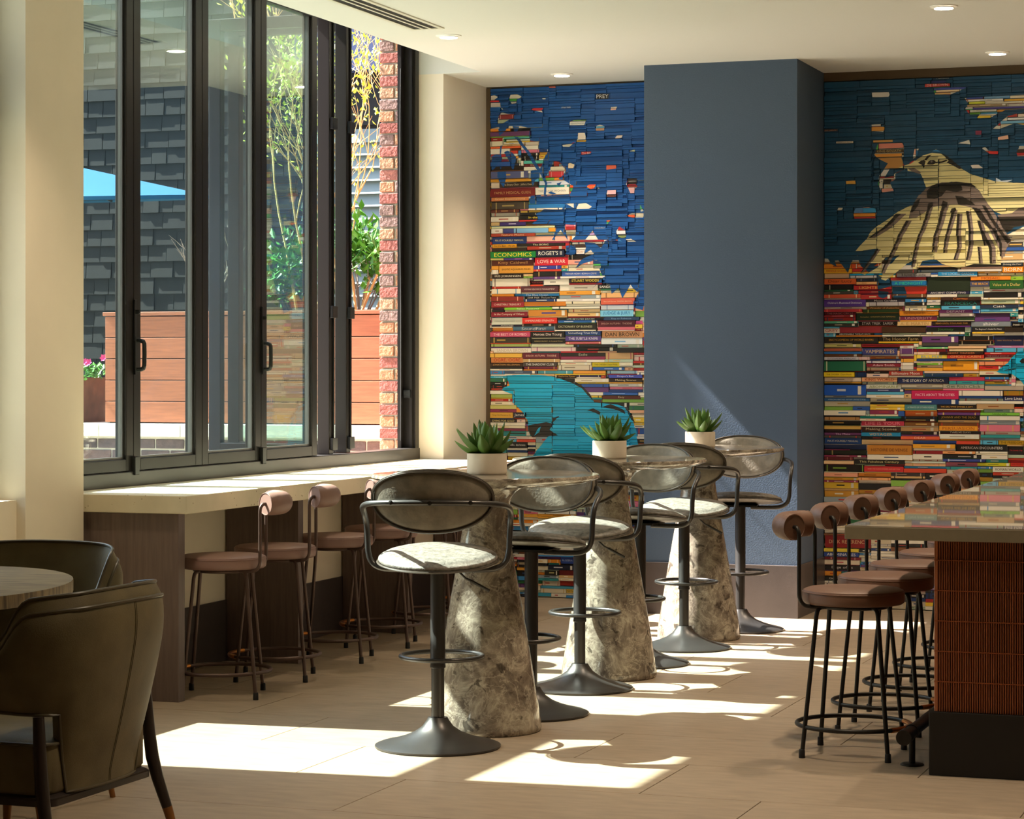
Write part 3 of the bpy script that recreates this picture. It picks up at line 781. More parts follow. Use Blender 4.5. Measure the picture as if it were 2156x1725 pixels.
for z in (.345, .457, .569, .681, .793):
    MB().box(0, -.0008, z, 1.25, .004, z + .0035).build('binding_thread', 'thread', br)
rl = thing('foot_rail', 'black tubular foot rail on posts along the bar front', 'foot rail', (-1.625, 8.93, 0))
MB().tube([(0, -.02, .128), (0, 5.2, .128)], .024, 24).build('rail', 'black_metal', rl, True)
MB().tube([(0, -.06, .128), (0, .0, .128)], .029, 24).build('end_cap', 'black_metal', rl, True)
MB().tube([(0, .10, .128), (0, .135, .128)], .0275, 24).build('collar', 'black_metal', rl, True)
for y in (.118, 1.75, 3.4, 5.0):
    p = MB().lathe([(.0125, .008), (.0125, .106)], 18, (0, y)).build('post', 'black_metal', rl, True)
    MB().lathe([(.045, 0), (.045, .004), (.040, .007), (.014, .008)], 28, (0, y)).build('flange', 'black_metal', p, True)

# ================================================================ lounge chairs and oval table
def make_armchair():
    t = thing('armchair', 'x', 'armchair', group='olive leather armchairs at the wooden table')
    N, K = 56, 15
    def plan(s):
        """s in -1..1 round the sitter: left arm front, back, right arm front (sitter looks +y)"""
        # smooth U: a superelliptic back running into straight arms
        a = abs(s); hw = .30
        if a < .64:
            an = (a / .64) * math.pi / 2
            x = hw * math.sin(an) ** .80; y = -.10 - .185 * math.cos(an) ** .80
        else:
            q = (a - .64) / .36; x = hw - .012 * q; y = -.10 + .36 * q
        return math.copysign(x, s), y
    def top(s):
        a = abs(s)
        if a < .45: return .805 - .02 * (a / .45) ** 2
        q = min(1, (a - .45) / .33); q = q * q * (3 - 2 * q)
        return .785 - .195 * q
    def bot(s):
        a = abs(s)
        if a < .27: return .235
        q = min(1, (a - .27) / .035); q = q * q * (3 - 2 * q)
        return .235 + .225 * q + (.03 * max(0, (a - .35)))
    th = .042
    vs_, fs = [], []; outer = {}; inner = {}
    for side in (0, 1):
        for i in range(N + 1):
            s = -1 + 2 * i / N
            # denser sampling where the cut-outs are
            x, y = plan(s); e = 1e-3
            x2, y2 = plan(min(1, s + e)); x1, y1 = plan(max(-1, s - e))
            tx, ty = x2 - x1, y2 - y1; l = math.hypot(tx, ty) or 1
            nx, ny = ty / l, -tx / l        # outward
            for k in range(K + 1):
                f = k / K; z = bot(s) + (top(s) - bot(s)) * f
                fl = (.20 - .13 * min(1, max(0, abs(s) - .25) / .35)) * max(0, (z - .28))   # flare outwards with height
                puff = (.010 if side == 0 else .016) * math.sin(math.pi * f) - (.022 * max(0, (f - .72) / .28) ** 2.2 if side == 0 else 0)
                off = fl + (puff if side == 0 else -th - puff)
                (outer if side == 0 else inner)[(i, k)] = len(vs_)
                vs_.append((x + nx * off, y + ny * off, z - (.040 * f * f if side == 0 else 0)))
    for i in range(N):
        for k in range(K):
            fs.append((outer[i,k], outer[i+1,k], outer[i+1,k+1], outer[i,k+1])); fs.append((inner[i,k], inner[i,k+1], inner[i+1,k+1], inner[i+1,k]))
        fs.append((outer[i,K], outer[i+1,K], inner[i+1,K], inner[i,K])); fs.append((outer[i,0], inner[i,0], inner[i+1,0], outer[i+1,0]))
    for k in range(K):
        fs.append((outer[0,k], outer[0,k+1], inner[0,k+1], inner[0,k])); fs.append((outer[N,k], inner[N,k], inner[N,k+1], outer[N,k+1]))
    shell = MB().add(vs_, fs).build('shell', 'olive_leather', t, True)
    V = [Vector(p) for p in vs_]
    for D in (outer, inner):
        MB().tube([V[D[i, K]] for i in range(N + 1)], .0058, 8).build('top_piping', 'piping', shell, True)
    MB().tube([V[outer[i, 0]] for i in range(N + 1)], .0050, 8).build('bottom_piping', 'piping', shell, True)
    for off in (-.004, .004):
        MB().tube([V[outer[N//2, k]] + Vector((off, -.0005, 0)) for k in range(K + 1)], .0010, 5).build('back_stitching', 'piping', shell)
    # seat cushion
    def rbox(hx, y0, y1, z0, z1, r=.05, seg=8, puff=.02):
        poly = []
        for cx, cy, a0 in ((hx - r, y1 - r, 0), (-hx + r, y1 - r, 90), (-hx + r, y0 + r, 180), (hx - r, y0 + r, 270)):
            for q in range(seg + 1):
                a = math.radians(a0 + 90 * q / seg); poly.append((cx + r * math.cos(a), cy + r * math.sin(a)))
        cx, cy = 0, (y0 + y1) / 2
        m = MB(); vs2, fs2 = [], []; L = len(poly)
        lay = [(.97, z0), (1, z0 + .012), (1.0, z1 - .03), (.985, z1 - .008), (.93, z1 + .002), (.7, z1 + puff * .8), (.35, z1 + puff), (.02, z1 + puff)]
        for s, z in lay: vs2 += [(cx + (x - cx) * s, cy + (y - cy) * s, z) for x, y in poly]
        for k in range(len(lay) - 1):
            for i in range(L): j = (i + 1) % L; fs2.append((k*L+i, k*L+j, (k+1)*L+j, (k+1)*L+i))
        fs2.append(tuple(range(L - 1, -1, -1))); fs2.append(tuple((len(lay)-1)*L + i for i in range(L)))
        return m.add(vs2, fs2), poly
    c, poly = rbox(.285, -.255, .285, .235, .385)
    cu = c.build('seat_cushion', 'olive_leather', t, True)
    MB().tube([Vector((x * 1.002, y * 1.002, .378)) for x, y in poly], .005, 8, closed=True).build('cushion_piping', 'piping', cu, True)
    fr, _ = rbox(.292, -.268, .29, .212, .236, r=.04, puff=0)
    fr.build('seat_frame', 'dark_wood', t, True)
    for sx in (-1, 1):
        for yy, sp, topz in ((-.235, -.055, .46), (.235, .035, .50)):
            xa = .298 * sx
            pts = [(xa + .035*sx, yy + sp, .105), (xa + .012*sx, yy + sp*.3, .26), (xa + .004*sx, yy, topz)]
            lg = MB().tube(pts, [.0155, .020, .016], 12, smooth=3).build('leg', 'dark_wood', t, True)
            MB().tube([(xa + .052*sx, yy + sp*1.45, .0), (xa + .035*sx, yy + sp, .106)], [.0105, .0158], 12).build('ferrule', 'brass_wood', lg, True)
    return t
ac = make_armchair()
place(ac, (-3.90, 6.44, 0), math.radians(90 - 1), 'olive leather armchair in the foreground seen from behind')
ac.scale = (1.05, 1.05, 1.05); ac2 = copy_tree(ac)
place(ac2, (-4.68, 7.63, 0), math.radians(180 + 6), 'olive leather armchair behind the wooden table facing the camera')
lt = thing('oval_table', 'wooden dining table with thick oval oak top at the left edge', 'table', (-4.71, 7.12, 0), YAW)
op = [(.50 * math.cos(2*math.pi*k/72), .72 * math.sin(2*math.pi*k/72)) for k in range(72)]
MB().prism(op, .715, .760).build('table_top', 'oak', lt, True, bevel=.002)
for fx, fy in ((.62, .09), (.45, -.31), (-.35, .45), (-.35, -.35)):
    lg = MB().tube([(fx, fy, .10), (fx*.5, fy*.7, .715)], [.012, .022], 12).build('leg', 'brass_wood', lt, True)
    MB().tube([(fx*1.03, fy*1.02, 0), (fx, fy, .101)], [.010, .0125], 12).build('ferrule', 'brass_wood', lg, True)
# ================================================================ book murals
YF = 14.868        # mean front of the spines
L1 = (1030, 160, .15306); L2 = (1030, 400, .15306); L3 = (1030, 630, .15306)
R1 = (1720, 130, .20223); R2 = (1720, 400, .20223); R3 = (1720, 560, .13913); R4 = (1930, 560, .13916); R5 = (1720, 780, .20223)
LA = (1000, 640, .37106); RA = (1600, 960, .40584)
def wallpt(blk, x, y):
    ox, oy, s = blk; p = aty(ox + x * s, oy + y * s, YF); return p.x, p.z
# spines that can be read or recognised: x0 y0 x1 y1 cover lettering text
LEFT_SPINES = {
L1: """20 765 570 830 6a3a66 b98a8a _
25 730 300 765 e08c2a _ _
480 1165 750 1210 5fc2b2 _ _
485 1210 745 1252 7a2022 f0e8d8 Dogs
30 1245 485 1298 2a1c14 cfa850 _
25 1310 540 1408 5c6190 c0a060 _
25 1420 590 1458 dc9c2c _ _
25 1470 145 1550 ead9c4 _ _
150 1465 680 1535 3c2c24 eadcb4 The Empty Chair   Jeffery Deaver
25 1545 635 1665 7c1c1e cfa06a FAMILY MEDICAL GUIDE
640 1530 1110 1632 e9e2d4 8a8a92 THE BLACK WOMAN
1465 240 1660 325 241c18 f4f0ec PREY
1140 600 1340 622 8cc860 _ _
1110 625 1340 685 ece8e0 50484a Ultimate Decorator
1465 690 1590 715 70c0e8 _ _
1465 716 1590 755 c89870 _ _
1225 785 1335 880 f0e0d0 _ _
1200 882 1335 906 e8b840 _ _
1265 1040 1405 1085 c02828 f4d8d0 The 8th
1615 1228 1755 1292 e86848 f4d0c0 _
1345 1490 1480 1560 d84828 f0d060 Good Wi
1905 1410 2030 1490 3a2a24 f4f0ec SANDMAN
1890 1500 2040 1528 d84038 _ _
1910 1535 2010 1620 f0b8b8 _ _
1630 1570 1755 1632 f0b8c0 d06078 _
1620 1635 1755 1672 5a3028 e8d0c0 _
20 265 120 330 ece4d8 _ _
20 340 150 365 c82830 _ _
20 366 160 430 f0e4dc c83030 _
275 250 450 315 e8e0cc _ _
275 318 390 350 3c9838 f0f4e8 _
150 500 345 530 e8e8dc _ _
140 535 340 597 8a2c30 e8c8c0 _
115 605 270 655 a8b090 _ _
575 440 750 475 d03038 _ _
620 478 740 508 f0e8dc _ _
820 128 920 168 c86050 _ _
1730 815 1840 862 f0d8c8 _ _
1000 935 1180 975 d8d0b8 _ _
1920 1010 2005 1042 e0e0b0 _ _
1090 1195 1180 1275 f0d8b8 _ _
880 1170 960 1240 d84030 _ _
850 1245 1050 1300 e8dcc0 _ _
820 1310 1025 1390 d83840 f4c0b8 _
690 1400 900 1440 68a038 _ _
690 1440 1110 1500 dce0f0 5a70b8 _
560 850 690 900 d83030 _ _
490 910 680 960 e8d8c8 d06030 _
200 838 560 866 58b8a8 _ _
230 868 560 894 e8e4d0 _ _
350 896 555 925 28985c _ _
25 970 440 1000 e86830 _ _
25 1002 295 1075 f0e8dc 40a0c8 _
300 1030 400 1070 d84030 _ _""",
L2: """30 95 548 155 d8844c f4dcb4 Great Expectations
30 165 540 265 4c4238 b09a60 _
540 190 1045 250 2a7ac2 d4ecf8 _
425 275 1040 310 d8b24c 2a2a2a _
25 272 420 310 5c2a20 e0b070 _
25 315 415 365 b6b2a8 d05048 _
425 310 1030 350 1c1a18 f0ead8 Landscape
25 370 408 440 e4dccc b04a40 _
415 350 1030 405 191614 f0d23c In the Beginning
145 440 505 492 3c2a72 e0d8f0 _
20 450 140 495 e8c98c _ _
30 495 905 525 cfd8b0 _ _
30 530 190 600 e8e4dc a08070 _
190 530 335 600 40488e e8e8f0 _
335 515 815 590 7ab2e0 16264a _
815 490 915 575 e89a28 _ _
30 595 635 640 a8402c e8c8a0 Nature Moms
640 570 1245 620 8a8468 e8e0c8 Shelter
35 645 515 740 1f3f86 f6e8b4 FIX-IT-YOURSELF MANUAL
515 625 1110 705 f0b8a4 9a6a5c _
35 745 380 800 e8a428 5a3c12 For the Best    My Life
380 710 1050 770 241d18 e8dcb8 The BORG
35 800 520 850 33261c b09258 _
520 770 1050 820 e8523c f8d8c0 _
25 840 650 935 12803c f0e03c ECONOMICS
650 825 1040 915 181e3c f4f0e4 ROGET'S II
25 940 205 970 c8c070 _ _
205 930 620 968 4c3c8c f080c0 _
30 965 620 1040 5a241a e0a868 Kitty Caldwell
625 910 1090 1040 d01f34 f8e4d8 LOVE & WAR
1095 890 1440 960 241c1a e8dcc8 _
30 1045 130 1100 e8a038 _ _
30 1100 125 1165 ece2d4 303030 _
130 1040 605 1145 e6a23e 4a3010 EXOTIC AQUARIUM FISHES
605 1040 995 1090 36409a f0f0fa _
605 1090 995 1125 d8402c f8d8b0 _
40 1130 475 1215 2a1814 e8e0cc IRIS JOHANSEN
470 1125 985 1190 221c19 ecdfc2 POITIER  THE MEASURE OF A MAN
995 1115 1525 1185 3c62b4 f4ece4 TREVOR NOAH  BORN A CRIME
980 1180 1600 1215 f0ece4 b03060 _
35 1215 560 1330 ebe4d6 8a7a70 _
565 1250 745 1300 3a1218 b04048 ALEX KAVA
750 1225 1100 1310 ece5d8 9a9288 _
1100 1210 1560 1280 221410 f0d050 STUART WOODS
35 1320 435 1360 b82c20 f0c8a0 _
35 1365 440 1430 eee2cc 3a90c0 _
440 1300 960 1405 5a2a34 e8d0c8 HUMAN RESOURCE MANAGEMENT
965 1290 1500 1385 efe8da b0a898 _
965 1390 1535 1445 eaa23a 9a5a10 _
345 1410 960 1465 2a8ad4 e8f4fc The Blue Ocean
35 1430 340 1470 e8942c 201810 _
1500 1305 1800 1360 201a18 f4f0ec SANDMAN
485 1460 960 1500 1a1614 f0e8dc STAR TREK  The Lost Years
30 1470 480 1530 8a2820 e8a890 _
1540 1410 2060 1480 f0b878 a07040 _
1540 1490 2010 1580 e0644a f8d8b8 Best Laid Secrets  SANDRA BROWN
30 1535 485 1615 a02838 f0d8cc CHRISTMAS TREASURY
485 1540 1060 1600 d8822c 7a4010 _
930 1475 1535 1530 f0ecea b8a8b0 _
1195 180 1415 265 f0e4d0 c06050 _
1755 560 1885 612 ece8f0 8080a0 _
1780 505 1880 552 b02830 _ _
1770 625 1885 665 b0c070 304020 _
1205 485 1290 570 e8a040 _ _
1290 590 1610 620 c8a0d8 _ _
1140 625 1640 688 f0ece4 b0a0b0 _
1590 1080 1850 1175 c8e4f0 _ _
1430 490 1610 552 7a3020 e8dcc0 WORLD ATLAS
1200 820 1310 885 ece4e0 c08868 SCAP""",
L3: """210 100 870 150 7cc030 e8f8c8 Italian Pleasures
40 125 210 150 52183c _ _
870 98 1530 132 f0ead8 6a6058 _
1535 85 1990 145 f4f2f4 a8b4d0 _
35 175 535 245 8a1a30 f4e0cc In the Company of Others
540 145 1080 235 d08a38 3c3c94 _
1085 135 1530 180 e0c090 a03030 _
1535 150 1990 240 8ad4f4 1a78c0 JUDGE & JURY
1085 185 1530 240 eec484 805020 _
35 250 460 350 d8dcd0 98a0a0 SOMEWHERE SAFE WITH SOMEBODY GOOD
460 258 940 335 dc2c22 f8e4d8 UNMEASURED STRENGTH
945 255 1575 290 15171c c8d4d0 LIFE BEYOND DEATH
945 292 1475 330 2c66b8 e4eef8 _
1580 245 2070 290 2a4264 8ab0d8 Key to Rebecca
1490 290 2010 378 5c1424 e8b0a0 SHILOH AUTUMN   THOENE
2010 295 2112 350 e85aa8 f8d0e8 _
40 340 450 380 1e1e3c e8e4dc ANTIGONES
470 330 905 375 2a2018 d8b080 _
910 335 1475 425 241f1c dcd4a8 DICTIONARY OF BUSINESS
1490 380 2010 425 d86878 f0c8a0 _
325 375 900 440 4c7490 dce8ec SoundFirst
40 395 325 440 e09a40 3a1c10 _
2 455 570 522 c84a72 f4d0d8 THE BEST OF ROMEO
575 450 1045 530 1d1714 f0dcd4 Heroes Die Young
1050 440 1540 500 203c7a e8eef4 Something True Only
1545 440 2110 530 d89a6a 2a1c14 DAN BROWN
2 525 570 605 3f3a30 c8a858 _
580 545 1045 615 241f1b d8b87c BARBARA DELINSKY  An Accidental Woman
1050 505 1540 580 5a4490 ece4f4 THE SUBTLE KNIFE
1050 585 1540 615 d86a70 f4c4a0 _
1545 545 2112 620 eef0ee 78b0d8 _
2 615 570 660 b8d078 708840 _
580 625 1170 655 dce0c0 708060 _
60 670 575 740 ece4d8 c8b8a8 SANDRA BROWN
580 660 1190 720 e8d0cc c080a0 _
980 715 1490 740 d82c34 f4c8c4 _
2 745 460 800 e8b84c b07828 _
465 735 975 818 64182c e8b8a4 SHILOH AUTUMN   THOENE
980 740 1595 790 2c2a22 c8c8b0 Exile
1600 735 1985 825 c8a070 b03858 _
5 805 465 880 e89858 cc2018 OGRE, OGRE
5 885 465 925 40281a c89858 JONATHAN KELLERMAN
470 870 940 925 4a403c e8e4e0 THE SHADOW CLUB
1405 870 1795 930 f4d828 6a5a10 THE CHOSEN Chaim Potok
945 905 1405 975 ece0cc a08870 _
1425 940 1860 975 3064b4 c8dcf0 _
665 985 1150 1030 4aa0b8 d0e8ec _
215 985 665 1025 40506e 8090b0 _
1155 985 1605 1030 eaa03c f8e8c8 _
1615 985 2040 1030 a8d4e8 2868a0 _
2 1060 245 1090 30b0d0 e0f4f8 Friendship
930 1045 1195 1085 3a2014 e8b860 Katherine Tynan
1200 1045 1535 1075 2c2c70 e0e0f0 _
1650 1040 2112 1085 4450b4 e4e4f8 Dragon's Bait
1180 1090 1650 1145 e8dcc8 a89078 _
1655 1090 2112 1145 2a1c18 f0dcb0 Making Scones
2 1140 245 1185 1c1a1a d8d4d0 _
1650 1160 2060 1205 ecece8 808890 _
2 1305 315 1360 b8c868 708038 _
2 1370 315 1410 c82c20 f0b0a0 _
1570 1285 2050 1320 3064b8 a8c8ec _
1550 1330 2080 1375 6a2a20 f0d8a8 Easy
2 1455 385 1515 c8c070 506020 _
2 1560 335 1640 dca83c 806020 Things We Wanted to Do
340 1560 500 1635 1c2038 f0ece4 James
2 1650 380 1695 2a1c14 f0e0a0 DYING FOR GOLD""",
LA: """185 785 300 818 1e1a18 f0ece4 Hello, darkness
415 1450 480 1472 e89028 f8e8c0 _
485 1438 560 1475 2c4a9c c0d0f0 ALGEBRA
415 1482 560 1510 1a2038 e0e0e0 _
395 1512 475 1542 2a2a22 d8d090 _
475 1512 560 1542 6a1a18 _ _
380 1572 480 1600 dcd0bc c83020 _
480 1572 560 1600 a02c20 _ _
370 1600 560 1618 50a8c8 _ _
350 1640 430 1660 3aa0c0 _ _
515 1618 560 1642 e8c050 302010 MATH"""}
